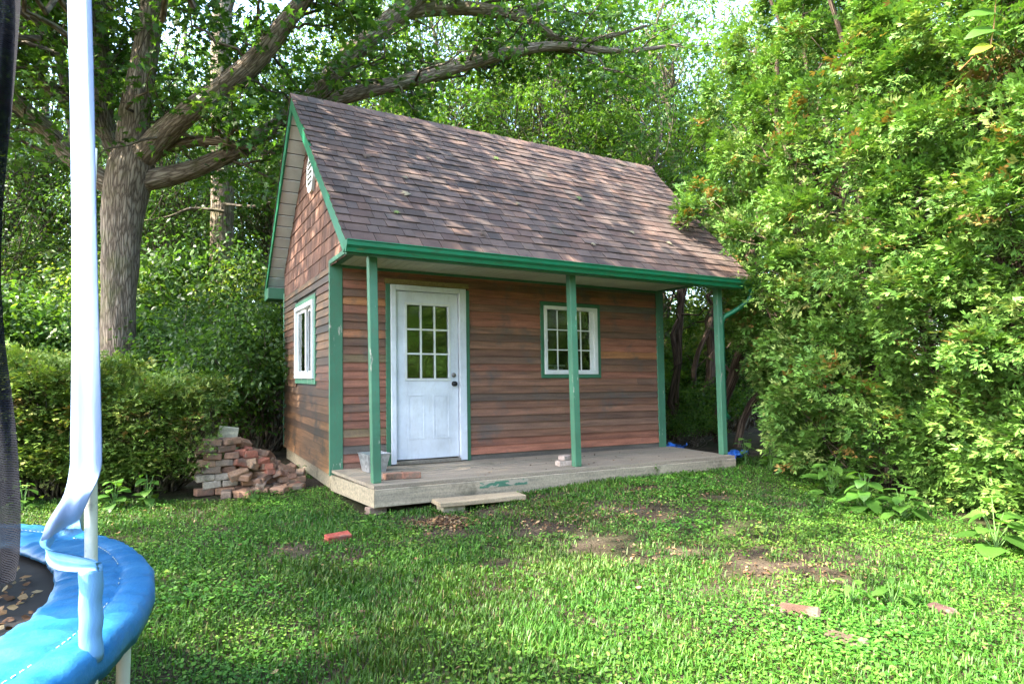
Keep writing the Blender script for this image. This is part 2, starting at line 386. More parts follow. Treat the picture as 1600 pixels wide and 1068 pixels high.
def pick(z=None):
    c = np.array(PAL[rng.choice(len(PAL), p=PW)]) * rng.uniform(.8, 1.2); return tuple(c)
z = -.028; row = 0
while z < WALL_TOP - .06:
    spans = [(.128, WX - .118)]
    zt = z + EXP
    def cut(sp, a, b):
        o = []
        for s0, s1 in sp:
            if b <= s0 or a >= s1: o.append((s0, s1)); continue
            if a > s0: o.append((s0, a))
            if b < s1: o.append((b, s1))
        return o
    if z < DOOR[3] - .03: spans = cut(spans, DOOR[0], DOOR[1])
    if zt > WIN[2] + .01 and z < WIN[3] - .03: spans = cut(spans, WIN[0], WIN[1])
    for s0, s1 in spans:
        x = s0
        while x < s1 - .01:
            L = random.uniform(2.4, 5.5); e = min(x + L, s1)
            if s1 - e < .3: e = s1
            clap(x, e - (.003 if e < s1 else 0), z, 'clapboard_x', front, pick()); x = e
    z += EXP; row += 1
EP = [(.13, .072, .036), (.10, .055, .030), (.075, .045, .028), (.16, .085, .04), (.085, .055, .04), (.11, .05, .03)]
z = -.055
while z < WALL_TOP - .06:
    spans = [(.03, WY)]
    if z + EXP > EWIN[2] + .01 and z < EWIN[3] - .03: spans = cut(spans, EWIN[0], EWIN[1])
    for s0, s1 in spans:
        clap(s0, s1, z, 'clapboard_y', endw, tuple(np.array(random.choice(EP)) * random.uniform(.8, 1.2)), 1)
    clap(.03, WY, z, 'clapboard_y', farw, tuple(np.array(random.choice(EP))), 1, sgn=1, off=WX)
    clap(.03, WX - .03, z, 'clapboard_x', backw, pick(), 0, sgn=1, off=WY)
    z += EXP
# corner boards, frieze
for nm, b_ in (('corner_board', (-.030, .126, -.035, .0035, -.07, WALL_TOP - .01)), ('corner_board', (WX - .116, WX + .02, -.035, .0035, -.03, WALL_TOP)), ('corner_board', (-.025, .003, WY - .05, WY + .02, -.06, WALL_TOP)), ('corner_board', (WX - .003, WX + .026, WY - .09, WY + .02, -.06, WALL_TOP)),
               ('frieze_board', (.128, WX - .118, -.036, .002, WALL_TOP - .085, WALL_TOP - .012))):
    M().box(*b_, ch=.004).obj(nm, 'green_post' if nm == 'corner_board' else 'green_trim', shed, True)

# ---- gable walls (extend out over the porch to the eave) with shakes
def roof_z(y): return EAVE_Z + (y - EAVE_Y) * (RIDGE_Z - EAVE_Z) / (RIDGE_Y - EAVE_Y) if y <= RIDGE_Y else RIDGE_Z - (y - RIDGE_Y) * (RIDGE_Z - BACK_Z) / (BACK_Y - RIDGE_Y)
UND = .10   # roof build-up below the shingle surface
def gable(xa, xb):
    y0 = EAVE_Y + .14; y1 = WY
    prof = [(y0, WALL_TOP), (y1, WALL_TOP), (y1, roof_z(y1) - UND), (RIDGE_Y, RIDGE_Z - UND - .02), (y0, roof_z(y0) - UND)]
    if roof_z(y0) - UND < WALL_TOP: 
        ys = EAVE_Y + (WALL_TOP + UND - EAVE_Z) / ((RIDGE_Z - EAVE_Z) / (RIDGE_Y - EAVE_Y)); prof = [(ys + .02, WALL_TOP), (y1, WALL_TOP), (y1, roof_z(y1) - UND), (RIDGE_Y, RIDGE_Z - UND - .02)]
    return M().prism(prof, xa, xb).obj('gable', 'interior', shed, True)
g0 = gable(.006, .08); g1 = gable(WX - .08, WX - .006)
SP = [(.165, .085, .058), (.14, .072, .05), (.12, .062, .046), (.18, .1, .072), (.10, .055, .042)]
zz = WALL_TOP - .07; SH = .178; r_ = 0
while zz < RIDGE_Z - .25:
    ztop = zz + SH
    sl_ = (RIDGE_Z - EAVE_Z) / (RIDGE_Y - EAVE_Y); ya = max(EAVE_Y + .2, EAVE_Y + (zz + UND + .03 - EAVE_Z) / sl_); yb = min(WY + .01, RIDGE_Y + (RIDGE_Z - zz - UND - .03) / ((RIDGE_Z - BACK_Z) / (BACK_Y - RIDGE_Y)))
    ya = max(ya, -1.15)
    y = ya - random.uniform(0, .05)
    while y < yb - .03:
        wd = random.uniform(.09, .17); e = min(y + wd, yb)
        y_ = max(y, ya)
        def tz(yy): return min(zz + SH * 1.15, roof_z(yy) - UND - .012)
        z0_ = zz + random.uniform(-.006, .006)
        if tz(y_) > z0_ + .02 or tz(e) > z0_ + .02:
            t0, t1 = max(tz(y_), z0_ + .004), max(tz(e - .004), z0_ + .004); lip = random.uniform(.012, .019)
            V = [(-lip, y_, z0_), (-lip, e - .004, z0_), (-.003, e - .004, t1), (-.003, y_, t0), (.004, y_, z0_), (.004, e - .004, z0_), (.004, e - .004, t1), (.004, y_, t0)]
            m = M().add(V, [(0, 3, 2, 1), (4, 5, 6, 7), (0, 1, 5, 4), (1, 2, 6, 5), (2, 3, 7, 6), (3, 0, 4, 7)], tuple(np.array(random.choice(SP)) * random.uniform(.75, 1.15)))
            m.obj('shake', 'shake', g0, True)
        y = e
    zz += SH; r_ += 1
# far gable: one sheet of lapped boards
z = WALL_TOP - .05
while z < RIDGE_Z - .3:
    ya = max(EAVE_Y + .3, EAVE_Y + (z + .12 + UND - EAVE_Z) / sl_); yb = min(WY, RIDGE_Y + (RIDGE_Z - z - .12 - UND) / ((RIDGE_Z - BACK_Z) / (BACK_Y - RIDGE_Y)))
    if yb > ya + .05: clap(ya, yb, z, 'clapboard_y', g1, (.12, .065, .045), 1, sgn=1, off=WX)
    z += EXP
# beam closing the bottom of the gable over the porch, headers
for (xa, xb) in ((-.03, .09), (WX - .09, WX + .03)):
    M().box(xa, xb, EAVE_Y + .16, -.03, WALL_TOP - .06, WALL_TOP - .004, .004).obj('porch_beam', 'green_trim', shed, True)
M().box(-.10, RX1 - .1, -1.20, -1.10, 2.325, 2.435, .004).obj('porch_beam', 'green_trim', shed, True)
# gable vent
vent = M(); ang = [R(22.5 + 45 * k) for k in range(8)]; VC = (1.06, 3.80)
vent.prism([(VC[0] + .235 * math.cos(a) * 1.0, VC[1] + .27 * math.sin(a)) for a in ang], -.05, -.012)
vo_ = vent.obj('gable_vent', 'white_vinyl', shed, True)
for k in range(5):
    zc = VC[1] - .14 + k * .068
    M().box(-.053, -.047, VC[0] - .12, VC[0] + .12, zc - .007, zc + .007, .001).obj('louvre_shade_strip', 'rubber', vo_, True)  # dark strip on the solid plate: shade of the louvre gap as colour
    M().box(-.064, -.0475, VC[0] - .13, VC[0] + .13, zc + .008, zc + .016, .002).obj('slat', 'white_vinyl', vo_, True)

# ---- roof deck and shingles
roof = M()
th = .07
def slab(ya, za, yb, zb, xa, xb, thk):
    d = Vector((0, yb - ya, zb - za)).normalized(); n = Vector((0, -d.z, d.y)) if d.y > 0 else Vector((0, d.z, -d.y))
    if n.z < 0: n = -n
    a, b = Vector((0, ya, za)), Vector((0, yb, zb)); p = [a, b, b - n * thk, a - n * thk]
    return [(q.y, q.z) for q in p]
roof.prism(slab(EAVE_Y, EAVE_Z - .02, RIDGE_Y, RIDGE_Z - .02, 0, 0, th), RX0 + .02, RX1 - .02)
roof.prism(slab(RIDGE_Y + .001, RIDGE_Z - .02, BACK_Y, BACK_Z - .02, 0, 0, th), RX0 + .02, RX1 - .02)
roof_o = roof.obj('roof', 'interior', shed, True, fl=True)
RP = [(.120, .085, .070), (.108, .079, .067), (.096, .072, .062), (.130, .087, .070), (.116, .076, .062), (.155, .098, .074), (.080, .064, .057)]
RW = np.array([.24, .22, .16, .14, .12, .06, .06])
pieces = []
fd = Vector((0, RIDGE_Y - EAVE_Y, RIDGE_Z - EAVE_Z)); FL = fd.length; fd.normalize(); fn = Vector((0, -fd.z, fd.y))
bdv = Vector((0, BACK_Y - RIDGE_Y, BACK_Z - RIDGE_Z)); BL = bdv.length; bdv.normalize(); bn = Vector((0, -bdv.z, bdv.y))
REX = .149
def shingle_rows(o, d, n, L, side):
    nrow = int(L / REX)
    for r in range(nrow):
        s0 = r * REX - (.035 if r == 0 else 0); x = RX0 - .012 - random.uniform(0, .2)
        while x < RX1 + .01:
            wd = random.uniform(.11, .26); a = max(x, RX0 - .012); b = min(x + wd, RX1 + .012)
            if b - a > .03:
                s1 = (r + 1) * REX + .03
                lo = random.uniform(.0, .006); th_ = random.choice((.007, .010, .015)); lo2 = random.uniform(-.004, .004)
                lift = .006
                P = lambda xx, ss, hh: o + Vector((xx, 0, 0)) + d * ss + n * hh
                g = .0025
                s1 = min(s1, L)
                V = [P(a + g, s0 + lo, lift), P(b - g, s0 + lo + lo2 * .3, lift), P(b - g, s1, -.012), P(a + g, s1, -.012), P(a + g, s0 + lo, lift + th_), P(b - g, s0 + lo + lo2 * .3, lift + th_), P(b - g, s1, .003), P(a + g, s1, .003)]
                c = np.array(RP[rng.choice(7, p=RW)]) * rng.uniform(.60, .92)
                pieces.append((V, tuple(c), side))
            x += wd
# front rows run from the eave up: lower edge proud
shingle_rows(Vector((0, EAVE_Y, EAVE_Z)), fd, fn, FL, 0)
shingle_rows(Vector((0, BACK_Y, BACK_Z)), -bdv, bn, BL, 1)
SF = [(0, 3, 2, 1), (4, 5, 6, 7), (0, 1, 5, 4), (1, 2, 6, 5), (2, 3, 7, 6), (3, 0, 4, 7)]
def scr_area(V):
    P = [proj((p.x, p.y, p.z)) for p in (V[4], V[5], V[6], V[7])]
    return abs(sum(P[i][0] * P[(i + 1) % 4][1] - P[(i + 1) % 4][0] * P[i][1] for i in range(4))) / 2
fr = sorted([p for p in pieces if p[2] == 0], key=lambda p: -scr_area(p[0]))
for V, c, _ in fr[:300]: M().add(V, SF if True else SF, c).obj('shingle', 'shingle', roof_o, True, fl=True)
rest = M(); rest2 = M()
for V, c, _ in fr[300:]: rest.add(V, SF, c)
for V, c, sd in pieces:
    if sd == 1: rest2.add(V, [q[::-1] for q in SF], c)
tag(rest.obj('shingle_field', 'shingle', roof_o, True, fl=True), kind='stuff')
tag(rest2.obj('shingle_field', 'shingle', roof_o, True, fl=True), kind='stuff')
# ridge caps
x = RX0 - .012
while x < RX1:
    e = min(x + .2, RX1 + .012); c = tuple(np.array(RP[rng.choice(7, p=RW)]) * .95)
    V = []
    for xx, up in ((x, .024), (e + .03, .014)):
        V += [(xx, RIDGE_Y - fd.y * .14, RIDGE_Z - fd.z * .14 + up), (xx, RIDGE_Y, RIDGE_Z + up + .012), (xx, RIDGE_Y + bdv.y * .14, RIDGE_Z + bdv.z * .14 + up),
              (xx, RIDGE_Y + bdv.y * .14, RIDGE_Z + bdv.z * .14 + up - .014), (xx, RIDGE_Y, RIDGE_Z + up - .008), (xx, RIDGE_Y - fd.y * .14, RIDGE_Z - fd.z * .14 + up - .014)]
    M().add(V, [(0, 1, 7, 6), (1, 2, 8, 7), (2, 3, 9, 8), (3, 4, 10, 9), (4, 5, 11, 10), (5, 0, 6, 11), (0, 5, 4, 1), (1, 4, 3, 2), (6, 7, 10, 11), (7, 8, 9, 10)][::1], c).obj('ridge_cap', 'shingle', roof_o, True, fl=True)
    x = e
# rake boards (green) at both ends and soffit panels under the overhang
for xe, s_ in ((RX0, -1), (RX1, 1)):
    xa, xb = (xe, xe + .022) if s_ < 0 else (xe - .022, xe)
    for (ya, za, yb, zb) in ((EAVE_Y, EAVE_Z - .024, RIDGE_Y - .002, RIDGE_Z - .024), (RIDGE_Y + .002, RIDGE_Z - .024, BACK_Y, BACK_Z - .024)):
        M().prism(slab(ya, za, yb, zb, 0, 0, .135), xa, xb).obj('rake_board', 'green_gutter', shed, True, fl=True)
    w0, w1 = (RX0 + .024, .14) if s_ < 0 else (WX - .36, RX1 - .024)
    for (ya, za, yb, zb, nn) in ((EAVE_Y + .1, roof_z(EAVE_Y + .1), RIDGE_Y - .06, roof_z(RIDGE_Y - .06), 16), (RIDGE_Y + .05, roof_z(RIDGE_Y + .05), BACK_Y - .02, roof_z(BACK_Y - .02), 16)):
        for k in range(nn):
            f0, f1 = k / nn + .004, (k + 1) / nn - .004
            pa = (ya + (yb - ya) * f0, za + (zb - za) * f0 - .150); pb = (ya + (yb - ya) * f1, za + (zb - za) * f1 - .150)
            M().prism([pa, pb, (pb[0], pb[1] + .012), (pa[0], pa[1] + .012)], w0, w1).obj('soffit_panel', 'white_vinyl', shed, True, fl=True)
# back eave box end + fascia
M().box(RX0 - .002, RX1 + .002, WY + .05, BACK_Y + .02, BACK_Z - .23, BACK_Z - .05, .005).obj('eave_box', 'green_trim', shed, True, fl=True)
# front fascia, gutter, downspout
M().box(RX0 + .004, RX1 - .004, EAVE_Y + .002, EAVE_Y + .03, EAVE_Z - .15, EAVE_Z - .035, .003).obj('fascia_board', 'green_trim', shed, True)
gp = [(EAVE_Y - .002, EAVE_Z - .03), (EAVE_Y - .002, EAVE_Z - .135), (EAVE_Y - .06, EAVE_Z - .135), (EAVE_Y - .075, EAVE_Z - .10), (EAVE_Y - .105, EAVE_Z - .075), (EAVE_Y - .11, EAVE_Z - .035), (EAVE_Y - .122, EAVE_Z - .03), (EAVE_Y - .122, EAVE_Z - .022), (EAVE_Y - .104, EAVE_Z - .022), (EAVE_Y - .098, EAVE_Z - .072), (EAVE_Y - .068, EAVE_Z - .096), (EAVE_Y - .055, EAVE_Z - .129), (EAVE_Y - .008, EAVE_Z - .129), (EAVE_Y - .008, EAVE_Z - .03)]
gut = M().prism(gp, RX0 - .01, RX1 + .02).obj('gutter', 'green_gutter', shed, True)
for xe in (RX0 - .012, RX1 + .022):
    M().prism([gp[i] for i in (0, 1, 2, 3, 4, 5, 6, 7)], xe - .003, xe + .003).obj('end_cap', 'green_gutter', gut, True)
ds = M(); px3 = 5.12
ds.tube([(RX1 - .10, EAVE_Y - .05, EAVE_Z - .12), (RX1 - .10, EAVE_Y - .05, EAVE_Z - .20), (RX1 - .12, EAVE_Y - .03, EAVE_Z - .28), (RX1 - .20, EAVE_Y + .10, EAVE_Z - .40), (px3 + .11, -1.16, EAVE_Z - .5), (px3 + .085, -1.12, EAVE_Z - .58), (px3 + .085, -1.12, .62), (px3 + .10, -1.12, .55), (px3 + .17, -1.12, .50)], .034, 10)
ds.obj('downspout', 'green_gutter', shed, True, True)
# porch ceiling of narrow boards
x = .10
while x < WX - .1:
    e = min(x + .40, WX - .1); m = M(); q = x
    while q < e - .01:
        m.box(q + .003, min(q + .1, e) - .003, EAVE_Y + .035, -.032, WALL_TOP - .052, WALL_TOP - .04, .002); q += .1
    m.obj('ceiling_board', 'porch_soffit', shed, True); x = e
M().box(-.02, WX + .02, EAVE_Y + .035, -.034, WALL_TOP - .035, WALL_TOP - .025, 0).obj('ceiling_backing', 'interior', shed, True)
# porch posts
for (xt, xb) in ((.122, .195), (2.59, 2.665), (5.06, 5.125)):
    m = M(); m.box(-.045, .045, -.045, .045, 0, 1, .006)
    zt = 2.335
    m.v = [(xb + (xt - xb) * zc + xx, -1.15 + yy, -.002 + zc * zt) for xx, yy, zc in m.v]
    p = m.obj('porch_post', 'green_post', shed)
    if xb < 1: p['label'] = 'green porch post beside the door with the bucket behind it'
    elif xb < 3: p['label'] = 'peeling green porch post in front of the window'
    else: p['label'] = 'green porch post with the downspout beside it'

# ---- door
M().box(.652, .708, -.038, .0, .0, 2.222, .003).obj('door_trim', 'green_trim', shed, True)
M().box(1.722, 1.774, -.038, .0, .0, 2.205, .003).obj('door_trim', 'green_trim', shed, True)
M().box(.64, 1.765, -.048, .0, 2.224, 2.29, .004, tint=(.24, .19, .09)).obj('door_header', 'grey_wood', shed, True)
fm = M(); fm.box(.71, .775, -.055, .06, .012, 2.22, .004); fm.box(1.625, 1.72, -.055, .06, .012, 2.22, .004); fm.box(.777, 1.623, -.055, .06, 2.152, 2.22, .004)
fm.obj('door_frame', 'white_paint', shed, True)
M().box(.777, 1.623, -.07, .07, .005, .045, .004, tint=(.22, .2, .17)).obj('threshold', 'grey_wood', shed, True)
door = empty('door'); door.parent = shed
DX0, DX1, DZ0, DZ1 = .785, 1.615, .06, 2.145
GLX0, GLX1, GLZ0, GLZ1 = .925, 1.48, 1.06, 1.98
m = M(); m.box(DX0, GLX0, -.012, .03, DZ0, DZ1, .002); m.box(GLX1, DX1, -.012, .03, DZ0, DZ1, .002); m.box(GLX0, GLX1, -.0118, .03, DZ0, GLZ0, 0); m.box(GLX0, GLX1, -.0118, .03, GLZ1, DZ1, 0)
m.obj('door_leaf', 'white_paint', door, True)
m = M(); b_ = .03
m.box(GLX0 - b_, GLX1 + b_, -.024, -.0122, GLZ0 - b_, GLZ0, .004); m.box(GLX0 - b_, GLX1 + b_, -.024, -.0122, GLZ1, GLZ1 + b_, .004); m.box(GLX0 - b_, GLX0, -.0236, -.0122, GLZ0 + .001, GLZ1 - .001, .004); m.box(GLX1, GLX1 + b_, -.0236, -.0122, GLZ0 + .001, GLZ1 - .001, .004)
m.obj('glazing_frame', 'white_vinyl', door, True)
xs = np.linspace(GLX0, GLX1, 4); zs_ = np.linspace(GLZ0, GLZ1, 4)
m = M()
for k in (1, 2): m.box(xs[k] - .012, xs[k] + .012, -.019, -.004, GLZ0, GLZ1, .003); m.box(GLX0, GLX1, -.0185, -.0045, zs_[k] - .011, zs_[k] + .011, .003)
m.obj('glazing_bar', 'white_vinyl', door, True)
for a in range(3):
    for b in range(3):
        gx_ = .011
        M().box(xs[a] + gx_, xs[a + 1] - gx_, .002, .006, zs_[b] + gx_, zs_[b + 1] - gx_, 0).obj('pane', 'glass', door, True)
for (pa, pb) in ((.93, 1.155), (1.265, 1.49)):
    pz0, pz1 = .30, .86; m = M()
    for k, (q, dpt) in enumerate(((0, -.0165),)):
        m.box(pa, pb, -.018, -.0122, pz0, pz0 + .022, .005); m.box(pa, pb, -.018, -.0122, pz1 - .022, pz1, .005); m.box(pa, pa + .022, -.0176, -.0122, pz0 + .02, pz1 - .02, .005); m.box(pb - .022, pb, -.0176, -.0122, pz0 + .02, pz1 - .02, .005)
    m.box(pa + .04, pb - .04, -.0155, -.0122, pz0 + .04, pz1 - .04, .003)
    m.obj('raised_panel', 'white_paint', door, True)
def knob(z, r, mat, nm):
    m = M(); pr = [(0, r * .95), (.012, r), (.014, r * .45), (.03, r * .42), (.034, r * .8), (.045, r * .98), (.058, r * .85), (.064, r * .3)]
    if nm == 'deadbolt': pr = [(0, r), (.014, r * .95), (.02, r * .7), (.024, r * .2)]
    m.tube([(1.553, -.012 - a, z) for a, _ in pr], [b for _, b in pr], 16); return m.obj(nm, mat, door, True, True)
knob(.99, .034, 'dark_metal', 'door_knob'); knob(1.10, .030, 'brass', 'deadbolt')

# ---- front window
wn = empty('window'); wn.parent = shed; wn['label'] = 'white window with divided panes behind the middle post'
x0, x1, z0, z1 = 2.865, 3.885, 1.06, 2.13; tw = .052
m = M(); m.box(x0, x1, -.034, 0, z0, z0 + tw, .003); m.box(x0, x1, -.034, 0, z1 - tw, z1, .003); m.box(x0, x0 + tw, -.0335, 0, z0 + tw, z1 - tw, .003); m.box(x1 - tw, x1, -.0335, 0, z0 + tw, z1 - tw, .003)
m.obj('window_trim', 'green_trim', wn, True)
fx0, fx1, fz0, fz1 = x0 + tw + .002, x1 - tw - .002, z0 + tw + .002, z1 - tw - .002; fw_ = .05
m = M(); m.box(fx0, fx1, -.045, .06, fz0, fz0 + fw_ + .01, .004); m.box(fx0, fx1, -.045, .06, fz1 - fw_, fz1, .004); m.box(fx0, fx0 + fw_, -.0446, .06, fz0 + fw_ + .01, fz1 - fw_, .004); m.box(fx1 - fw_ - .01, fx1, -.0446, .06, fz0 + fw_ + .01, fz1 - fw_, .004)
m.obj('window_frame', 'white_vinyl', wn, True)
ix0, ix1, iz0, iz1 = fx0 + fw_, fx1 - fw_ - .01, fz0 + fw_ + .01, fz1 - fw_; xm = (ix0 + ix1) / 2
m = M(); m.box(xm - .025, xm + .025, -.02, .02, iz0, iz1, .003); m.box(ix1 - .055, ix1, -.012, .02, iz0, iz1, .003)
m.obj('sash', 'white_vinyl', wn, True)
halves = ((ix0, xm - .025), (xm + .025, ix1 - .055)); m = M(); zz_ = np.linspace(iz0, iz1, 4)
for (a, b) in halves:
    c_ = (a + b) / 2; m.box(c_ - .008, c_ + .008, -.008, .002, iz0, iz1, .002)
    for k in (1, 2): m.box(a, b, -.0076, .0016, zz_[k] - .008, zz_[k] + .008, .002)
m.obj('glazing_bar', 'white_vinyl', wn, True)
for (a, b) in halves:
    c_ = (a + b) / 2
    for (p, q) in ((a, c_ - .008), (c_ + .008, b)):
        for k in range(3): M().box(p + .001, q - .001, .004, .008, zz_[k] + .009, zz_[k + 1] - .009, 0).obj('pane', 'glass', wn, True)
M().box(ix0 + .004, ix0 + .024, -.016, -.0085, 1.575, 1.605, .003).obj('latch', 'white_vinyl', wn, True)
m = M(); m.box(ix0 + .02, ix0 + .33, .03, .05, iz0 + .05, iz0 + .075, .003); m.box(ix0 + .03, ix0 + .30, .03, .05, iz0 + .01, iz0 + .022, .003); m.box(ix0 + .15, ix0 + .19, .032, .048, iz0 + .02, iz0 + .05, .003)
m.obj('window_crank', 'white_vinyl', wn, True)

# ---- end window (slider)
we = empty('window'); we.parent = shed; we['label'] = 'white sliding window in the short end wall'
y0, y1, z0, z1 = EWIN; tw = .07
m = M(); m.box(-.034, 0, y0, y1, z0, z0 + tw, .003); m.box(-.034, 0, y0, y1, z1 - tw, z1, .003); m.box(-.0336, 0, y0, y0 + tw, z0 + tw, z1 - tw, .003); m.box(-.0336, 0, y1 - tw, y1, z0 + tw, z1 - tw, .003)
m.obj('window_trim', 'green_post', we, True)
fy0, fy1, fz0, fz1 = y0 + tw + .002, y1 - tw - .002, z0 + tw + .002, z1 - tw - .002; fw_ = .06
m = M(); m.box(-.06, .05, fy0, fy1, fz0, fz0 + fw_, .004); m.box(-.06, .05, fy0, fy1, fz1 - fw_, fz1, .004); m.box(-.0596, .05, fy0, fy0 + fw_, fz0 + fw_, fz1 - fw_, .004); m.box(-.0596, .05, fy1 - fw_, fy1, fz0 + fw_, fz1 - fw_, .004)
m.obj('window_frame', 'white_vinyl', we, True)
iy0, iy1, iz0, iz1 = fy0 + fw_, fy1 - fw_, fz0 + fw_, fz1 - fw_; ym = (iy0 + iy1) / 2
for (a, b, dx) in ((iy0, ym + .02, .012), (ym - .02, iy1, -.02)):
    s_ = .045; m = M(); m.box(dx, dx + .026, a, b, iz0, iz0 + s_, .002); m.box(dx, dx + .026, a, b, iz1 - s_, iz1, .002); m.box(dx + .0004, dx + .0256, a, a + s_, iz0 + s_, iz1 - s_, .002); m.box(dx + .0004, dx + .0256, b - s_, b, iz0 + s_, iz1 - s_, .002)
    m.obj('sash', 'white_vinyl', we, True)
    M().box(dx + .010, dx + .014, a + s_, b - s_, iz0 + s_, iz1 - s_, 0).obj('pane', 'glass', we, True)

# ---- porch deck
deck = empty('porch_deck'); deck.parent = shed
yb_ = -.024; k = 0; BW = .142; y = yb_
DC = [(.29, .25, .20), (.25, .22, .175), (.33, .28, .225), (.27, .23, .18)]
DY0, DX_R = -1.32, 5.17
n_b = 9; bw = (yb_ - DY0) / n_b
for k in range(n_b):
    ya, yb2 = DY0 + k * bw + .002, DY0 + (k + 1) * bw - .002
    xl = .135 * (-ya / 1.3) - .01; xl2 = .135 * (-yb2 / 1.3) - .01; m = M(); m.box(0, 1, 0, 1, 0, 1, 0)
    zj = random.uniform(-.003, .002); V = []
    for xx, yy, z_ in m.v:
        yl = ya + (yb2 - ya) * yy; left = xl + (xl2 - xl) * yy; V.append((left + (DX_R - left) * xx, yl, -.034 + (.032 + zj) * z_))
    m.v = V; m.c = [tuple(np.array(random.choice(DC)) * random.uniform(.85, 1.1))] * len(V)
    m.obj('deck_board', 'deck_wood', deck)
# skirt boards: front, skewed left end, right end
sk = M(); sk.box(.12, DX_R - .02, DY0 - .034, DY0 + .004, -.212, -.036, .005, (.34, .30, .235)); sk.obj('skirt_board', 'grey_wood', deck)
sk = M(); sk.box(0, 1, 0, 1, 0, 1, 0); A0, A1 = Vector((.118, DY0 - .035, 0)), Vector((-.012, -.035, 0)); A2 = Vector((.03, WY + .0, 0))
def sk_board(a, b, zl0, zl1, zt0, zt1, t=.04):
    d = (b - a).normalized(); n = Vector((d.y, -d.x, 0)); V = []
    for q, z0_, z1_ in ((a, zl0, zt0), (b, zl1, zt1)): V += [(q.x, q.y, z0_), (q.x + n.x * t, q.y + n.y * t, z0_), (q.x + n.x * t, q.y + n.y * t, z1_), (q.x, q.y, z1_)]
    return M().add(V, [(0, 1, 2, 3), (7, 6, 5, 4), (0, 4, 5, 1), (1, 5, 6, 2), (2, 6, 7, 3), (3, 7, 4, 0)], (.32, .28, .205)).obj('skirt_board', 'grey_wood', deck)
sk_board(A0, A1, -.212, -.235, -.036, -.06); sk_board(A1 + Vector((.02, 0, 0)), A2, -.235, -.26, -.062, -.062)
sk_board(Vector((DX_R - .06, -.02, 0)), Vector((DX_R - .06, DY0 + .006, 0)), -.2, -.2, -.036, -.036)
M().cbox((.72 + .85, DY0 - .0358, -.085), (.30, .0015, .030), 0, None, (1, 1, 1)).obj('paint_patch', 'patchy_green', deck)
# brick pier under the corner
for k, (dx, dz, rz) in enumerate(((0, -.245, .1), (.03, -.185 - .0, .25), (.16, -.245, -.2))):
    pass
def brick_mesh(m, c, rz=0, rx=0, ry=0, sz=(.1, .048, .031), tint=(.3, .14, .09), ch=.006, jit=.004):
    m.cbox(c, sz, ch, (Matrix.Rotation(rz, 3, 'Z') @ Matrix.Rotation(ry, 3, 'Y') @ Matrix.Rotation(rx, 3, 'X')), tint, jit); return m
pier = tag(empty('brick_pier', (.16, -1.27, -.3)), 'stub of old bricks propping the porch corner by the left post', 'pier')
pier['label'] = 'stub of old bricks propping the deck corner beside the bucket post'
for (dx, dy, dz, rz) in ((0, 0, .0, .1), (.02, .01, .0, 1.5), (.0, .005, .056, .3)):
    m = M(); brick_mesh(m, (dx, dy, dz), rz, tint=tuple(np.array((.25, .18, .14)) * random.uniform(.7, 1.1))); m.obj('brick', 'brick', pier)

# ================================================================== THINGS ON AND AROUND THE SHED
def single(o, label, cat, group=None, kind=None): return tag(o, label, cat, group, kind)
def place(m, name, mat, loc, label, cat, group=None, smooth=False):
    o = m.obj(name, mat, None, False, smooth); o.location = [float(v) for v in loc]; return tag(o, label, cat, group)
# step plank on a block
m = M(); m.cbox((0, 0, 0), (.48, .13, .022), .005, Matrix.Rotation(R(-2), 3, 'Z'), (.33, .27, .19), .003)
place(m, 'step_plank', 'deck_wood', (1.17, -1.565, -.183), 'thick weathered plank lying as a step before the door', 'plank')
m = M(); m.cbox((0, 0, 0), (.12, .09, .045), .006, None, (.33, .30, .22)); place(m, 'step_block', 'grey_wood', (.85, -1.56, -.252), 'short wood block under the end of the step plank', 'block', 'blocks under the step plank')
m = M(); m.cbox((0, 0, 0), (.10, .09, .045), .006, None, (.30, .27, .22)); place(m, 'step_block', 'grey_wood', (1.5, -1.56, -.252), 'short wood block under the end of the step plank', 'block', 'blocks under the step plank')
# galvanised tapered bucket
def bucket(loc):
    e = tag(empty('metal_bucket', loc), 'dented galvanised metal planter bucket standing behind the porch post', 'bucket')
    m = M(); n = 4; rb, rt, h = .10, .138, .205; 
    def sq(r, z, t=0): return [(sx * r, sy * r, z) for sx, sy in ((-1, -1), (1, -1), (1, 1), (-1, 1))]
    V = sq(rb, 0) + sq(rt, h) + sq(rt - .006, h) + sq(rb - .004, .01)
    Fs = [(3, 2, 1, 0)] + [(k, (k + 1) % 4, 4 + (k + 1) % 4, 4 + k) for k in range(4)] + [(4 + k, 4 + (k + 1) % 4, 8 + (k + 1) % 4, 8 + k) for k in range(4)] + [(8 + k, 8 + (k + 1) % 4, 12 + (k + 1) % 4, 12 + k) for k in range(4)] + [(12, 13, 14, 15)]
    m.add(V, Fs); m.obj('bucket_body', 'galvanised', e)
    r = M(); pts = sq(rt + .001, h) + [sq(rt + .001, h)[0]]; r.tube(pts, .006, 6); r.obj('rim', 'galvanised', e)
    e.rotation_euler = (0, 0, R(8)); return e
bucket((.40, -.36, .0))
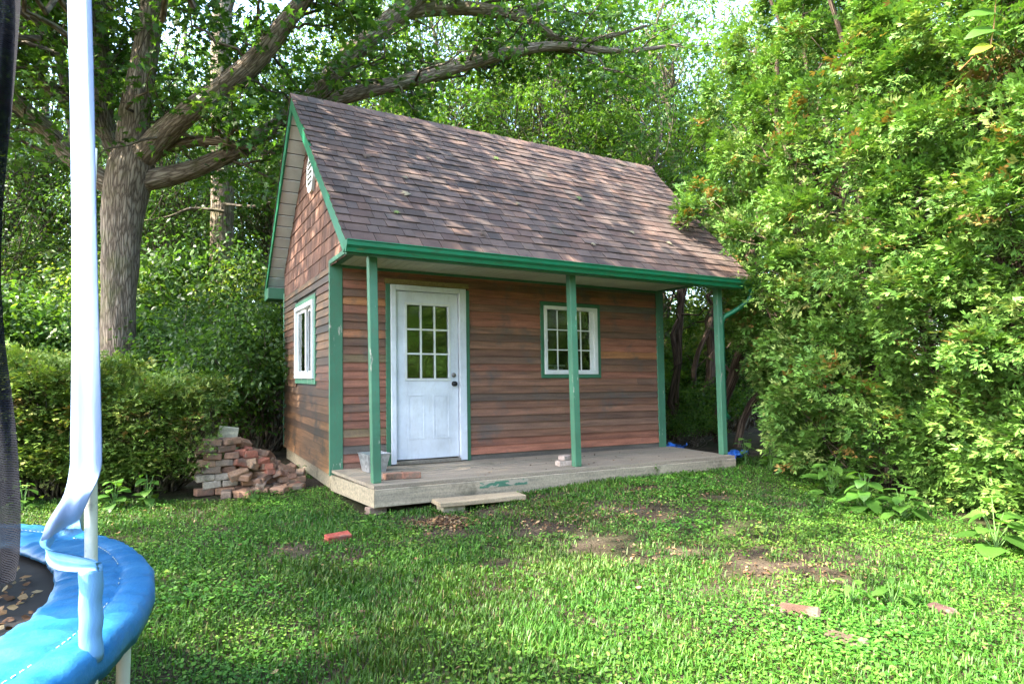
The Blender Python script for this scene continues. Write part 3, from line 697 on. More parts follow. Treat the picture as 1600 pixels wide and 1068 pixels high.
# loose bricks
BR = [(.30, .125, .075), (.26, .13, .09), (.34, .16, .10), (.24, .15, .11), (.31, .22, .16), (.22, .11, .08)]
m = M(); brick_mesh(m, (0, 0, 0), .12, tint=(.34, .19, .13)); place(m, 'loose_brick', 'brick', (.42, -1.0, .032), 'pale orange brick lying on the deck at the foot of the bucket post', 'brick')
m = M(); brick_mesh(m, (0, 0, 0), -.1, tint=(.31, .16, .11)); place(m, 'loose_brick', 'brick', (.61, -1.03, .032), 'darker orange brick lying on the deck before the door frame', 'brick')
m = M(); brick_mesh(m, (0, 0, 0), .05, tint=(.45, .36, .30)); place(m, 'loose_brick', 'stone', (2.56, -1.03, .032), 'pale concrete brick on the deck beside the middle post', 'brick')
m = M(); brick_mesh(m, (0, 0, 0), .4, sz=(.07, .048, .028), tint=(.44, .35, .30)); place(m, 'loose_brick', 'stone', (2.575, -1.015, .094), 'small pale brick piece lying on top of another pale brick', 'brick')
p = ground(528, 846); m = M(); brick_mesh(m, (0, 0, 0), .12, R(8), tint=(.36, .085, .06)); place(m, 'loose_brick', 'brick', p + [0, 0, .035], 'bright red brick lying alone in the lawn before the deck corner', 'brick')
for (px, py, rz, lab, tn) in ((1250, 962, -.45, 'reddish cylindrical looking brick half sunk in the grass', (.085, .05, .036)), (1322, 1003, -.75, 'flat brown brick sunk flush in the grass', (.08, .058, .04)), (1473, 958, -1.1, 'small purplish brick end poking out of the clover', (.08, .045, .04))):
    p = ground(px, py); m = M(); brick_mesh(m, (0, 0, 0), rz + TH - R(90), R(random.uniform(-8, 8)), sz=(.105, .05, .034) if 'small' not in lab else (.07, .04, .03), tint=tn, ch=.014)
    place(m, 'loose_brick', 'brick', p + [0, 0, .014 if 'flush' not in lab else .002], lab.replace('cylindrical looking ', 'worn '), 'brick')
# scrap by the right end
def sheet(name, mat, c, sx, sy, amp, label, cat, n=14, rz=0., tilt=0.):
    xs_ = np.linspace(-sx, sx, n); ys_ = np.linspace(-sy, sy, n); X, Y = np.meshgrid(xs_, ys_)
    Z = amp * (vnoise(X, Y, 9, sx * 31) + .6 * vnoise(X, Y, 21, sx * 17)) + tilt * X
    v = np.stack([X.ravel() + .02 * rng.normal(size=X.size), Y.ravel() + .02 * rng.normal(size=X.size), Z.ravel()], 1)
    i = (np.arange(n - 1)[None, :] + n * np.arange(n - 1)[:, None]).ravel()
    v2 = v - [0, 0, .003]; f = np.stack([i, i + 1, i + n + 1, i + n], 1); me = np_mesh(name, np.vstack([v, v2]), np.vstack([f, f[:, ::-1] + n * n]), (1, 1, 1), mat, True)
    o = mobj(name, me); o.location = [float(t) for t in c]; o.rotation_euler = (0, 0, rz); return tag(o, label, cat)
sheet('plastic_tarp', 'tarp', (5.55, -.95, -.13), .26, .14, .11, 'crumpled blue plastic tarp on the ground past the deck end', 'tarp', rz=.3)
sheet('plastic_tarp', 'tarp', (5.35, .1, -.12), .22, .12, .12, 'scrap of blue plastic beside the shed corner behind the porch post', 'tarp', rz=.1)
m = M(); m.cbox((0, 0, 0), (.16, .07, .02), .004, Matrix.Rotation(R(20), 3, 'Y') @ Matrix.Rotation(.3, 3, 'Z'), (.42, .42, .40)); m.cbox((.08, .02, .06), (.02, .05, .07), .004, None, (.42, .42, .40))
place(m, 'scrap_bracket', 'stone', (5.25, .35, -.05), 'small grey scrap of metal standing against the shed corner', 'scrap')

# ---- brick pile by the end wall
pile = tag(empty('brick_pile', (-.86, .72, -.28)), 'heap of old red and brown bricks stacked beside the end wall', 'brick pile')
PB = [(.40, .22, .13), (.34, .20, .13), (.27, .15, .10), (.44, .26, .16), (.31, .22, .16), (.38, .14, .09), (.46, .38, .29)]
ux, uy = np.array([math.cos(R(4)), math.sin(R(4))]), np.array([-math.sin(R(4)), math.cos(R(4))])
def pb(a, b, zz, rz=0., rx=0., ry=0., tint=None, sz=(.102, .055, .0395)):
    c = np.array([a, b]) ; c = ux * c[0] + uy * c[1]
    t_ = np.array(tint if tint is not None else random.choice(PB[:6] + PB[:3])) * random.uniform(.7, 1.15)
    m = M(); brick_mesh(m, (c[0], c[1], zz), R(4) + rz, rx, ry, sz=tuple(np.array(sz) * np.array([random.uniform(.72, 1.04) if random.random() < .3 else random.uniform(.94, 1.04), 1, random.uniform(.94, 1.02)])), tint=tuple(t_), ch=.009, jit=.006); m.obj('brick', 'brick', pile)
HTS = [8, 8, 6, 4, 3]
for r in range(8):
    for c_ in range(5):
        if r >= HTS[c_]: continue
        for dpt in range(2):
            if dpt == 1 and r < HTS[c_] - 2 and c_ < 4: continue
            a = -.42 + c_ * .205 + (.03 if r % 2 else -.03) + random.uniform(-.012, .012) + (.1 if c_ > 3 else 0) * 0
            wob = .12 if c_ < 1 else .34
            pb(a, -.12 + dpt * .115 + random.uniform(-.025, .025) - .03 * (c_ > 2), .041 + r * .0805, random.uniform(-wob, wob) * 1.6, random.uniform(-.07, .07), random.uniform(-.07, .07), PB[6] if (r in (1, 2, 3) and c_ < 2 and random.random() < .7) else None)
for k in range(34):     # tumbled ones on the slope to the right
    a = random.uniform(-.15, .58); top = max(.05, .52 - .66 * max(0, a)) ; b = random.uniform(-.28, .10)
    pb(a, b, .04 + max(0, top * random.uniform(.75, 1.0) - max(0, -b - .1) * 1.6), random.uniform(-1.5, 1.5), random.uniform(-.5, .5), random.uniform(-.5, .5))
for k in range(9):
    pb(random.uniform(-.3, .62), random.uniform(-.42, -.28), .032, random.uniform(-1.5, 1.5), random.uniform(-.2, .2), 0)
m = M(); m.cbox((0, 0, 0), (.11, .022, .08), .006, Matrix.Rotation(R(8), 3, 'Y'), (.42, .40, .30)); place(m, 'wood_offcut', 'grey_wood', (-1.06, .74, .405), 'square pale offcut of board leaning on top of the brick pile', 'board')

# ================================================================== TRAMPOLINE
tc = camxy(-2.62, 1.47); TZ = .38; TR = 1.55
tramp = tag(empty('trampoline', (*tc, -.28)), 'round trampoline with faded blue rim pad and dark net', 'trampoline')
TZl = TZ + .28
def ring(r, z, n=96): return [(r * math.cos(2 * math.pi * k / n), r * math.sin(2 * math.pi * k / n), z) for k in range(n + 1)]
M().tube(ring(TR - .03, TZl - .05), .021, 8, False).obj('frame_ring', 'steel_tube', tramp, False, True)
# pad: wrinkled ring of vinyl with a rolled outer edge
n, prf = 520, [(-.275, -.012), (-.27, .004), (-.25, .012), (-.22, .016), (-.18, .02), (-.14, .018), (-.10, .02), (-.085, .008), (-.07, .022), (-.03, .026), (.005, .014), (.022, -.015), (.024, -.06), (.016, -.10), (.006, -.10), (.01, -.03), (-.06, -.004), (-.2, -.002), (-.265, -.018)]
V = []; Fs = []
for k in range(n):
    a = 2 * math.pi * k / n
    for j, (dr, dz) in enumerate(prf):
        ca, sa = math.cos(a), math.sin(a)
        crease = 1 - abs(mnoise.noise(Vector((ca * 16 + dr * 1.5, sa * 16, dr * 2)))) * 2.2; crease2 = 1 - abs(mnoise.noise(Vector((ca * 40 + dr * 6, sa * 40 - dr * 5, dr * 4 + 7)))) * 2.2
        wv_ = max(crease, 0) ** 3 * .012 + max(crease2, 0) ** 3 * .007 + .006 * mnoise.noise(Vector((ca * 6, sa * 6, dr * 5)))
        rr = TR + dr + .007 * mnoise.noise(Vector((ca * 14, sa * 14, 4))) + (.018 * mnoise.noise(Vector((ca * 4, sa * 4, 9))) if j < 3 else 0)
        V.append((rr * math.cos(a), rr * math.sin(a), TZl + dz * .8 + wv_ * (.55 if dr > -.08 else 1)))
q = len(prf)
for k in range(n):
    for j in range(q): Fs.append((k * q + j, ((k + 1) % n) * q + j, ((k + 1) % n) * q + (j + 1) % q, k * q + (j + 1) % q))
me = np_mesh('rim_pad', np.array(V), np.array(Fs), (1, 1, 1), 'pad_vinyl', True); mobj('rim_pad', me, tramp)
# stitched seam
seam = M()
for k in range(700):
    if k % 2 or mnoise.noise(Vector((k * .05, 0, 0))) > .25: continue
    a0, a1 = 2 * math.pi * k / 700, 2 * math.pi * (k + 1.0) / 700; r0 = TR - .083
    seam.tube([(r0 * math.cos(a0), r0 * math.sin(a0), TZl + .017), (r0 * math.cos(a1), r0 * math.sin(a1), TZl + .017)], .0018, 4)
tag(seam.obj('pad_seam', 'steel_tube', tramp), kind='stuff')
# mat (sags)
rs = np.linspace(0, TR - .16, 14); V = [(0, 0, TZl - .05)]; Fs = []; n = 64
for j, r0 in enumerate(rs[1:]):
    for k in range(n): a = 2 * math.pi * k / n; V.append((r0 * math.cos(a), r0 * math.sin(a), TZl - .055 + .04 * (r0 / TR) ** 2 - .005))
for j in range(len(rs) - 2):
    for k in range(n): Fs.append((1 + j * n + k, 1 + j * n + (k + 1) % n, 1 + (j + 1) * n + (k + 1) % n, 1 + (j + 1) * n + k))
mm = M().add(V, Fs + [(0, 1 + k, 1 + (k + 1) % n) for k in range(n)]); mm.obj('jumping_mat', 'mat_black', tramp, False, True)
# legs and poles
def loc_t(px, py, depth): p = at(px, py, depth); return np.array([p[0] - tc[0], p[1] - tc[1], p[2] + .28])
def ring_xy_for_px(px, guess):     # point of the rim circle seen at that column, nearer solution around guess angle
    best = None
    for a in np.linspace(0, 2 * math.pi, 1440):
        P = np.array([tc[0] + TR * math.cos(a), tc[1] + TR * math.sin(a), TZ]); x, y, z = proj(P)
        if z > .5:
            d = abs(x - px) + abs(y - guess)
            if best is None or d < best[0]: best = (d, a)
    return best[1]
aL = ring_xy_for_px(246, 930); aP = ring_xy_for_px(141, 1045)
for k, a in enumerate((aL, aP, aP + 2.1, aP + 3.2, aP + 4.4)):
    x, y = (TR - .05) * math.cos(a), (TR - .05) * math.sin(a); 
    lg = M().tube([(x, y, TZl - .05), (x, y, TZl - .3), (x * .99, y * .99, .0)], .02, 10); lg.obj('leg', 'steel_tube', tramp, False, True)
pa = aP; PXY = np.array([(TR + .045) * math.cos(pa), (TR + .045) * math.sin(pa)])
pole_d = float((np.array([tc[0] + PXY[0], tc[1] + PXY[1], 0]) - CAM) @ FH)
pole = M().tube([tuple(loc_t(143, 1140, pole_d)), tuple(loc_t(143, 1068, pole_d)), tuple(loc_t(142, 760, pole_d)), tuple(loc_t(127, 0, pole_d)), tuple(loc_t(123, -200, pole_d))], .0150, 14).obj('enclosure_pole', 'steel_tube', tramp, False, True)
for k, a in enumerate((aP + 1.05, aP + 2.1, aP + 3.2, aP + 4.4, aP + 5.4)):
    x, y = (TR + .045) * math.cos(a), (TR + .045) * math.sin(a); M().tube([(x, y, .12), (x, y, 2.45)], .0165, 10).obj('enclosure_pole', 'steel_tube', tramp, False, True)
def sleeve(z0, z1, r, mat):
    m = M(); pts = []; rad = []
    for k in range(15):
        t_ = k / 14; pts.append(tuple(loc_t(142 + 1.0 * math.sin(k * 1.3), 1030 - 146 * t_, pole_d))); rad.append(r * (1 + .025 * math.sin(k * 1.1 + 1)))
    m.tube(pts, rad, 18, True); return m.obj('foam_sleeve', mat, pole, False, True)
zpx = lambda py: float(at(141, py, pole_d)[2] + .28)
sleeve(zpx(1030), zpx(885), .0265, 'sleeve_blue')
# loose sleeve cover: flat strip hanging down, curling off to the left and wrapping back to the pole
def ribbon(name, secs, mat, sub=10, thk=.003):
    L = np.array([loc_t(a, b, d) for (a, b, d, _, _, _) in secs]); Rr = np.array([loc_t(a, b, d) for (_, _, _, a, b, d) in secs])
    def cr(P):
        out = []
        for i in range(len(P) - 1):
            p0, p1, p2, p3 = P[max(i - 1, 0)], P[i], P[i + 1], P[min(i + 2, len(P) - 1)]
            for t in np.linspace(0, 1, sub, endpoint=False): out.append(.5 * (2 * p1 + (p2 - p0) * t + (2 * p0 - 5 * p1 + 4 * p2 - p3) * t * t + (3 * p1 - p0 - 3 * p2 + p3) * t ** 3))
        out.append(P[-1]); return np.array(out)
    L, Rr = cr(L), cr(Rr); nn = len(L); cols = 9; V = []
    nrm = unit(np.cross(np.gradient(L, axis=0), Rr - L))
    for j in range(cols):
        f_ = j / (cols - 1); bulge = math.sin(math.pi * f_) * .010 + .004 * math.sin(f_ * 9)
        V.append(L + (Rr - L) * f_ + nrm * bulge)
    A = np.stack(V, 1); B = A + nrm[:, None, :] * thk
    i = (np.arange(cols - 1)[None, :] + cols * np.arange(nn - 1)[:, None]).ravel(); f = np.stack([i, i + 1, i + cols + 1, i + cols], 1)
    me = np_mesh(name, np.vstack([A.reshape(-1, 3), B.reshape(-1, 3)]), np.vstack([f[:, ::-1], f + nn * cols]), (1, 1, 1), mat, True); return mobj(name, me, pole)
D = pole_d - .05
ribbon('loose_sleeve_cover', [(104, -60, D, 142, -60, D), (106, 0, D, 144, 0, D), (110, 150, D, 148, 150, D), (113, 350, D, 152, 350, D - .01), (113, 550, D, 157, 550, D - .01), (111, 690, D, 160, 690, D), (110, 730, D, 158, 735, D), (100, 775, D, 143, 772, D - .02), (74, 815, D - .02, 122, 812, D + .03), (63, 845, D - .05, 92, 826, D + .04)], 'sleeve_pale')
ribbon('loose_sleeve_cover', [(122, 796, D + .06, 131, 830, D + .05), (100, 806, D + .05, 112, 838, D + .05), (74, 826, D + .03, 80, 846, D + .05), (62, 846, D - .01, 70, 872, D), (72, 858, D - .04, 84, 888, D - .03), (110, 866, D - .05, 114, 893, D - .045), (150, 876, D - .045, 152, 891, D - .04), (160, 878, D - .01, 160, 893, D - .01)], 'sleeve_blue')
# net: draped mesh wall between the poles, seen edge-on at the far left
na, nz = 60, 26
a0n = aP + .55; Vn = []
edge = [(-60, 34), (0, 33), (120, 24), (250, 11), (330, 4), (430, 1), (540, 8), (640, 22), (700, 28), (800, 33), (860, 32), (905, 24)]
ey = [e[0] for e in edge]; ex = [e[1] for e in edge]
for i_ in range(nz):
    py = -60 + (905 + 60) * i_ / (nz - 1); x_e = float(np.interp(py, ey, ex))
    for j_ in range(na):
        f_ = j_ / (na - 1); px = x_e - 330 * f_; dd = 1.82 + .5 * f_ + .05 * math.sin(f_ * 22 + i_ * .2) + .02 * math.sin(f_ * 60)
        Vn.append(loc_t(px, py + 6 * math.sin(f_ * 22), dd))
i = (np.arange(na - 1)[None, :] + na * np.arange(nz - 1)[:, None]).ravel()
me = np_mesh('enclosure_net', np.array(Vn), np.stack([i, i + 1, i + na + 1, i + na], 1), (1, 1, 1), 'net_mesh', True); mobj('enclosure_net', me, tramp)

# ================================================================== FOLIAGE KIT
def T(*pts): return np.array(pts, float)
# leaf templates: stalk at origin, along +y, normal +z; quads only (degenerate-free)
OV_V = T((0, 0, 0), (.30, .35, -.05), (0, .45, .04), (-.30, .35, -.05), (.22, .72, -.07), (0, 1, -.06), (-.22, .72, -.07)); OV_F = np.array([(0, 1, 4, 2), (0, 2, 6, 3), (2, 4, 5, 6)])[:, :]
OV_F = np.array([(0, 1, 4, 2), (0, 2, 6, 3), (2, 4, 5, 6)])
MA_V = T((0, 0, 0), (.52, .12, -.06), (.20, .36, .0), (.50, .66, -.08), (.16, .62, .0), (0, 1.05, -.08), (-.16, .62, .0), (-.50, .66, -.08), (-.20, .36, .0), (-.52, .12, -.06))
MA_F = np.array([(0, 1, 2, 2), (0, 2, 4, 6), (2, 3, 4, 4), (4, 5, 6, 6), (6, 7, 8, 8), (0, 6, 8, 8), (0, 8, 9, 9)])
LF_V = T((0, 0, 0), (.17, .45, -.03), (0, 1, -.10), (-.17, .45, -.03)); LF_F = np.array([(0, 1, 2, 3)])
def tri(F4): # quads/degenerate quads to triangles
    o = []
    for q in F4:
        o.append(q[:3]); 
        if q[3] != q[2]: o.append((q[0], q[2], q[3]))
    return np.array(o)
def pinnate(n=5):
    V = []; Fs = []
    def lf(base, d, L, wd):
        b = np.array(base); d = np.array(d) / np.linalg.norm(d); s = np.array([-d[1], d[0], 0]); k = len(V)
        V.extend([b, b + d * L * .45 + s * wd + [0, 0, -.01], b + d * L + [0, 0, -.06], b + d * L * .45 - s * wd + [0, 0, -.01]]); Fs.append((k, k + 3, k + 2, k + 1))
    for i in range(n):
        y = .15 + .7 * i / (n - 1); L = .34 * (1 - .35 * abs(i / (n - 1) - .4))
        for s in (-1, 1): lf((0, y, -.12 * y * y), (s * 1, .45, -.1), L, .055)
    lf((0, .85, -.1), (0, 1, 0), .3, .055); return np.array(V), np.array(Fs)
PI_V, PI_F = pinnate()
def frond(j):
    """flat cedar spray: a short stem with uneven fingers"""
    r_ = random.Random(j); V = []; Fs = []
    def dia(b, d, L, wd):
        b = np.array(b, float); d = np.array(d, float); d /= np.linalg.norm(d); s = np.array([-d[1], d[0], 0]); k = len(V)
        V.extend([b, b + d * L * .6 + s * wd, b + d * L, b + d * L * .6 - s * wd]); Fs.append((k, k + 3, k + 2, k + 1))
    dia((0, 0, 0), (r_.uniform(-.2, .2), 1, -.1), 1.0, .11)
    for s in (-1, 1): dia((0, .08 + r_.uniform(-.05, .25), 0), (s * r_.uniform(.4, .8), .8, r_.uniform(-.25, .1)), .78 * r_.uniform(.75, 1.2), .125)
    return np.array(V), np.array(Fs)
FRONDS = [frond(j) for j in range(5)]
def instance(tv, tf, pos, ydir, nrm, size, tint, roll_tip=None):
    """stamp a template at n places -> verts, faces, tints"""
    n = len(pos); y = unit(ydir); x = unit(np.cross(y, nrm)); z = np.cross(x, y)
    size = np.broadcast_to(np.asarray(size, float).reshape(-1, 1, 1), (n, 1, 1)) if np.ndim(size) else size
    loc = tv[None] * size
    v = pos[:, None, :] + loc[:, :, 0:1] * x[:, None] + loc[:, :, 1:2] * y[:, None] + loc[:, :, 2:3] * z[:, None]
    k = tv.shape[0]; f = tf[None] + (np.arange(n) * k)[:, None, None]
    c = np.repeat(tint[:, None, :], k, 1)
    return v.reshape(-1, 3), f.reshape(-1, tf.shape[1]), c.reshape(-1, 3)
def tints(n, pal, wts=None, var=.22):
    pal = np.array(pal); w_ = None if wts is None else np.array(wts) / np.sum(wts)
    return pal[rng.choice(len(pal), n, p=w_)] * rng.uniform(1 - var, 1 + var, (n, 1))
def clusters(cent, rad, per, size, pal, wts=None, tmpl=(LF_V, LF_F), flat=.55, droop=.35, up=1.0, var=.22, ctint=.25, origin=None):
    """leaf clumps round given centres; leaves lie roughly flat, tips pointing out and down"""
    nc = len(cent); n = nc * per; idx = np.repeat(np.arange(nc), per)
    off = rng.normal(size=(n, 3)) * np.array([1, 1, flat]) * .5
    rr = np.broadcast_to(np.asarray(rad, float), (nc,))[idx][:, None]
    pos = cent[idx] + off * rr
    h = rng.normal(size=(n, 3)); h[:, 2] = 0; y = unit(unit(off * [1, 1, .3]) * .7 + unit(h) * .7 + [0, 0, -droop]); nrm = unit(rng.normal(size=(n, 3)) * .55 + [0, 0, up])
    c = tints(n, pal, wts, var) * (1 + ctint * (rng.random(nc)[idx][:, None] * 2 - 1))
    return instance(tmpl[0], tmpl[1], pos, y, nrm, size * rng.uniform(.65, 1.2, n), c)
def join(parts):
    V, Fs, C = [], [], []; o = 0
    for v, f, c in parts: V.append(v); Fs.append(f + o); C.append(c); o += len(v)
    return np.vstack(V), np.vstack(Fs), np.vstack(C)
def tubes(paths, sides=7):
    """list of (points (k,3), radii (k)) -> verts, quads, bark coords"""
    V, Fs, B = [], [], []; o = 0
    for P, rad in paths:
        P = np.asarray(P, float); k = len(P); t = unit(np.gradient(P, axis=0)); ref = np.cross(t[0], [0.3, .9, .1]); ref /= np.linalg.norm(ref)
        ln_ = np.concatenate([[0], np.cumsum(np.linalg.norm(np.diff(P, axis=0), axis=1))]); s = sides if np.max(rad) > .03 else 5
        a = np.linspace(0, 2 * math.pi, s, endpoint=False); R0 = float(np.mean(rad)); rows = []
        for i in range(k):
            ref = ref - t[i] * (ref @ t[i]); ref /= np.linalg.norm(ref); b = np.cross(t[i], ref)
            V.append(P[i] + (np.cos(a)[:, None] * ref + np.sin(a)[:, None] * b) * rad[i]); B.append(np.stack([R0 * np.cos(a), R0 * np.sin(a), np.full(s, ln_[i] + o * .37)], 1))
        i = np.arange(k - 1)[:, None] * s; j = np.arange(s)[None, :]; j2 = (j + 1) % s
        Fs.append((np.stack([i + j, i + j2, i + s + j2, i + s + j], -1).reshape(-1, 4)) + o); o += k * s
    return np.vstack(V), np.vstack(Fs), np.vstack(B)
def wiggle(p0, p1, n, amp, sag=0.0):
    p0 = np.asarray(p0, float); p1 = np.asarray(p1, float); t = np.linspace(0, 1, n)[:, None]; L = np.linalg.norm(p1 - p0)
    w_ = np.cumsum(rng.normal(size=(n, 3)), 0); w_ -= w_[0] + (w_[-1] - w_[0]) * t
    return p0 + (p1 - p0) * t + w_ * amp * L / n + np.array([0, 0, 1]) * sag * L * 4 * t * (1 - t)
def trunk_obj(paths, mat, parent, name='trunk', sides=9):
    v, f, b = tubes(paths, sides); return mobj(name, np_mesh(name, v, f, (1, 1, 1), mat, True, b), parent)
def leaf_obj(arr, name, mat, parent, tris=False):
    v, f, c = arr; return mobj(name, np_mesh(name, v, f, c, mat), parent)

G_DARK = [(.042, .100, .020), (.056, .125, .022), (.034, .080, .019), (.075, .15, .025)]
G_MID = [(.060, .145, .022), (.08, .175, .026), (.048, .115, .020), (.115, .21, .03)]
G_YEL = [(.11, .195, .026), (.155, .24, .034), (.085, .16, .024), (.19, .26, .042)]
G_CEDAR = [(.088, .190, .030), (.120, .232, .040), (.060, .144, .026), (.170, .275, .056), (.26, .31, .10), (.30, .13, .04)]
CW = [.33, .27, .22, .12, .045, .022]

# ---- the big tree behind the hedge
def limb(pts, d0, d1=None):
    d1 = d0 if d1 is None else d1; n = len(pts); P = []; r_ = []
    for i, (px, py, wd) in enumerate(pts):
        d = d0 + (d1 - d0) * i / (n - 1); P.append(at(px, py, d)); r_.append(wd / 2 * d / F * math.cos(math.atan((px - 800) / F)) * .95)
    P = np.array(P); r_ = np.array(r_); t = np.linspace(0, n - 1, (n - 1) * 6 + 1); out = []
    for i in range(n - 1):
        p0, p1, p2, p3 = P[max(i - 1, 0)], P[i], P[i + 1], P[min(i + 2, n - 1)]
        for s in np.linspace(0, 1, 6, endpoint=False): out.append(.5 * (2 * p1 + (p2 - p0) * s + (2 * p0 - 5 * p1 + 4 * p2 - p3) * s * s + (3 * p1 - p0 - 3 * p2 + p3) * s ** 3))
    out.append(P[-1]); return np.array(out), np.interp(t, np.arange(n), r_)
BD = 11.5
big = [limb([(183, 700, 70), (184, 600, 58), (185, 480, 58), (189, 380, 66), (195, 310, 78), (204, 262, 84), (212, 225, 62)], BD),
       limb([(200, 290, 60), (210, 190, 54), (224, 100, 46), (240, 0, 42), (252, -130, 36), (262, -300, 22)], BD, BD - .6),
       limb([(205, 262, 50), (260, 205, 44), (330, 150, 38), (400, 92, 35), (455, 25, 31), (510, -50, 26), (590, -170, 16)], BD, BD - 1.2),
       limb([(205, 285, 46), (255, 276, 38), (310, 262, 31), (370, 236, 28), (432, 198, 28), (500, 165, 27), (570, 142, 26), (640, 126, 25), (720, 102, 23), (790, 84, 20), (870, 72, 15), (970, 80, 9), (1060, 70, 4)], BD, 13.2),
       limb([(420, 205, 24), (470, 172, 32), (505, 135, 34), (545, 88, 35), (590, 48, 33), (640, 8, 33), (690, -40, 28), (760, -140, 18)], 12.0, 12.6),
       limb([(622, 24, 20), (670, 14, 24), (730, 14, 22), (790, 22, 20), (835, 34, 17), (870, 58, 12), (930, 62, 8), (1010, 40, 4)], 12.5, 13.2),
       limb([(800, 22, 12), (850, 6, 14), (900, -30, 12)], 12.9, 12.9),
       limb([(190, 300, 42), (130, 262, 40), (75, 205, 34), (30, 165, 32), (-40, 120, 28), (-150, 60, 16)], BD, BD - 1.0),
       limb([(200, 270, 30), (168, 210, 34), (160, 120, 33), (152, 20, 32), (146, -100, 26), (135, -260, 16)], BD + .5, BD + .6),
       limb([(170, 215, 26), (110, 160, 30), (60, 125, 28), (0, 95, 24), (-90, 60, 16)], BD + .5, BD + .3),
       limb([(215, 262, 22), (260, 232, 22), (320, 220, 18), (380, 228, 10), (430, 240, 4)], BD + .2, BD),
       limb([(120, 250, 16), (95, 90, 20), (70, 10, 18), (60, -120, 12)], BD + .8, BD + .8)]
bt_base = at(184, 700, BD)
bigtree = tag(empty('old_tree', (0, 0, 0)), 'massive old tree with ridged grey brown trunk and spreading limbs beside the shed', 'tree')
def rough_bark(paths, amp=.022):
    V, Fs, B = [], [], []; o = 0
    for P, rad in paths:
        s = 40 if rad.max() > .3 else (28 if rad.max() > .18 else 18)
        m_ = max(len(P), int(np.sum(np.linalg.norm(np.diff(P, axis=0), axis=1)) / .07)); tt = np.linspace(0, len(P) - 1, m_)
        Pn = np.stack([np.interp(tt, np.arange(len(P)), P[:, q]) for q in range(3)], 1); rn = np.interp(tt, np.arange(len(P)), rad)
        v, f, b = tubes([(Pn, rn)], s); a = np.arctan2(b[:, 1], b[:, 0]); cen = np.repeat(Pn, s, 0); dirn = unit(v - cen)
        r0 = np.repeat(rn, s); h = np.array([mnoise.noise(Vector((math.cos(x) * r * 17, math.sin(x) * r * 17, z * 1.6))) + .5 * mnoise.noise(Vector((math.cos(x) * r * 38, math.sin(x) * r * 38, z * 4))) + 1.2 * mnoise.noise(Vector((math.cos(x) * 1.2, math.sin(x) * 1.2, z * 1.1))) for x, r, z in zip(a, r0, b[:, 2])])
        v = v + dirn * (h * np.minimum(amp, r0 * .09))[:, None]
        V.append(v); Fs.append(f + o); B.append(b); o += len(v)
    return np.vstack(V), np.vstack(Fs), np.vstack(B)
def bark_part(paths, name, parent, mat='bark_oak'):
    v, f, b = rough_bark(paths); return mobj(name, np_mesh(name, v, f, (1, 1, 1), mat, True, b), parent)
bark_part(big[:1], 'trunk', bigtree)
for q in big[1:]: bark_part([q], 'limb', bigtree)
# secondary branches and leaf clumps
sec = []; cents = []
for bi, (P, rad) in enumerate(big[1:]):
    L = np.linalg.norm(np.diff(P, axis=0), axis=1).sum(); nb = int(L * 2.6)
    for k in range(nb):
        i0 = rng.integers(int(len(P) * .22), len(P)); p = P[i0]; t_ = unit(P[min(i0 + 1, len(P) - 1)] - P[i0 - 1]); d = unit(rng.normal(size=3) * [1, 1, .55] + t_ * .8 + [0, 0, .12]); ln_ = rng.uniform(.9, 2.3)
        e = p + d * ln_; br = wiggle(p, e, 8, .5, -.03); sec.append((br, np.linspace(min(.035, rad[i0] * .5), .006, 8)))
        for s in (.45, .7, .9, 1.0): cents.append(br[int(s * 7)] + rng.normal(size=3) * .16)
        for s in range(2):
            j = rng.integers(3, 8); e2 = br[j] + unit(rng.normal(size=3) * [1, 1, .5] + d * .4) * rng.uniform(.4, .9); tw_ = wiggle(br[j], e2, 5, .5); sec.append((tw_, np.linspace(.010, .004, 5))); cents += [tw_[-1], tw_[2]]
# the rest of the crown above and beyond the frame, carried by its own boughs
top = at(215, 200, BD)
for k in range(260):
    u_ = rng.normal(size=3); u_ = unit(u_) * rng.uniform(.45, 1) ** .5
    c = np.array([top[0] + .2 + u_[0] * 6.8, top[1] - 2.9 + u_[1] * 7.2, 8.8 + u_[2] * 3.2]); x, y, z_ = proj(c)
    if (z_ > .5 and -60 < x < 1660 and y > -40) or c[0] > (1.4 if c[1] > 1.2 else -.6): continue
    st = top + (c - top) * rng.uniform(.35, .6) + [0, 0, .5]
    br = wiggle(st, c, 8, .5, .03); sec.append((br, np.linspace(.05, .008, 8)))
    for s in range(5): cents.append(c + rng.normal(size=3) * [.8, .8, .4])
v, f, b = tubes(sec, 6); mobj('branch', np_mesh('branch', v, f, (1, 1, 1), 'bark_wood', True, b), bigtree)
cents = np.array(cents)
x_, y_, z_ = proj(cents); inview = (z_ > .5) & (y_ > -60) & (x_ > -100) & (x_ < 1700)
# keep the sky gap above the roof and the trunk face clear
keep = ~((x_ > 640) & (x_ < 745) & (y_ > 10) & (y_ < 75) & inview); keep &= ~((x_ > 150) & (x_ < 245) & (y_ > 250) & inview & (z_ < BD + .6)); keep &= ~(inview & (y_ > 330)); keep &= ~((z_ < 8.2) & inview)
LP = np.vstack([P for P, _ in big[1:7]]); lx, ly, lz = proj(LP); dd_ = np.hypot(x_[:, None] - lx[None], y_[:, None] - ly[None]); jn = dd_.argmin(1)
keep &= ~(inview & (dd_.min(1) < 27) & (z_ < lz[jn] + .35) & (rng.random(len(cents)) < .62))
cv = cents[keep & inview]; cn = cents[keep & ~inview]
print('big tree clumps', len(cv), len(cn))
mv = clusters(cv, .42, 22, .135, G_MID + [(.10, .19, .03)], [.3, .3, .2, .12, .08], (MA_V, tri(MA_F)), .6, .35, 1.0)
mo = clusters(cn, .48, 28, .215, G_MID, None, (OV_V, tri(OV_F)), .6, .3)
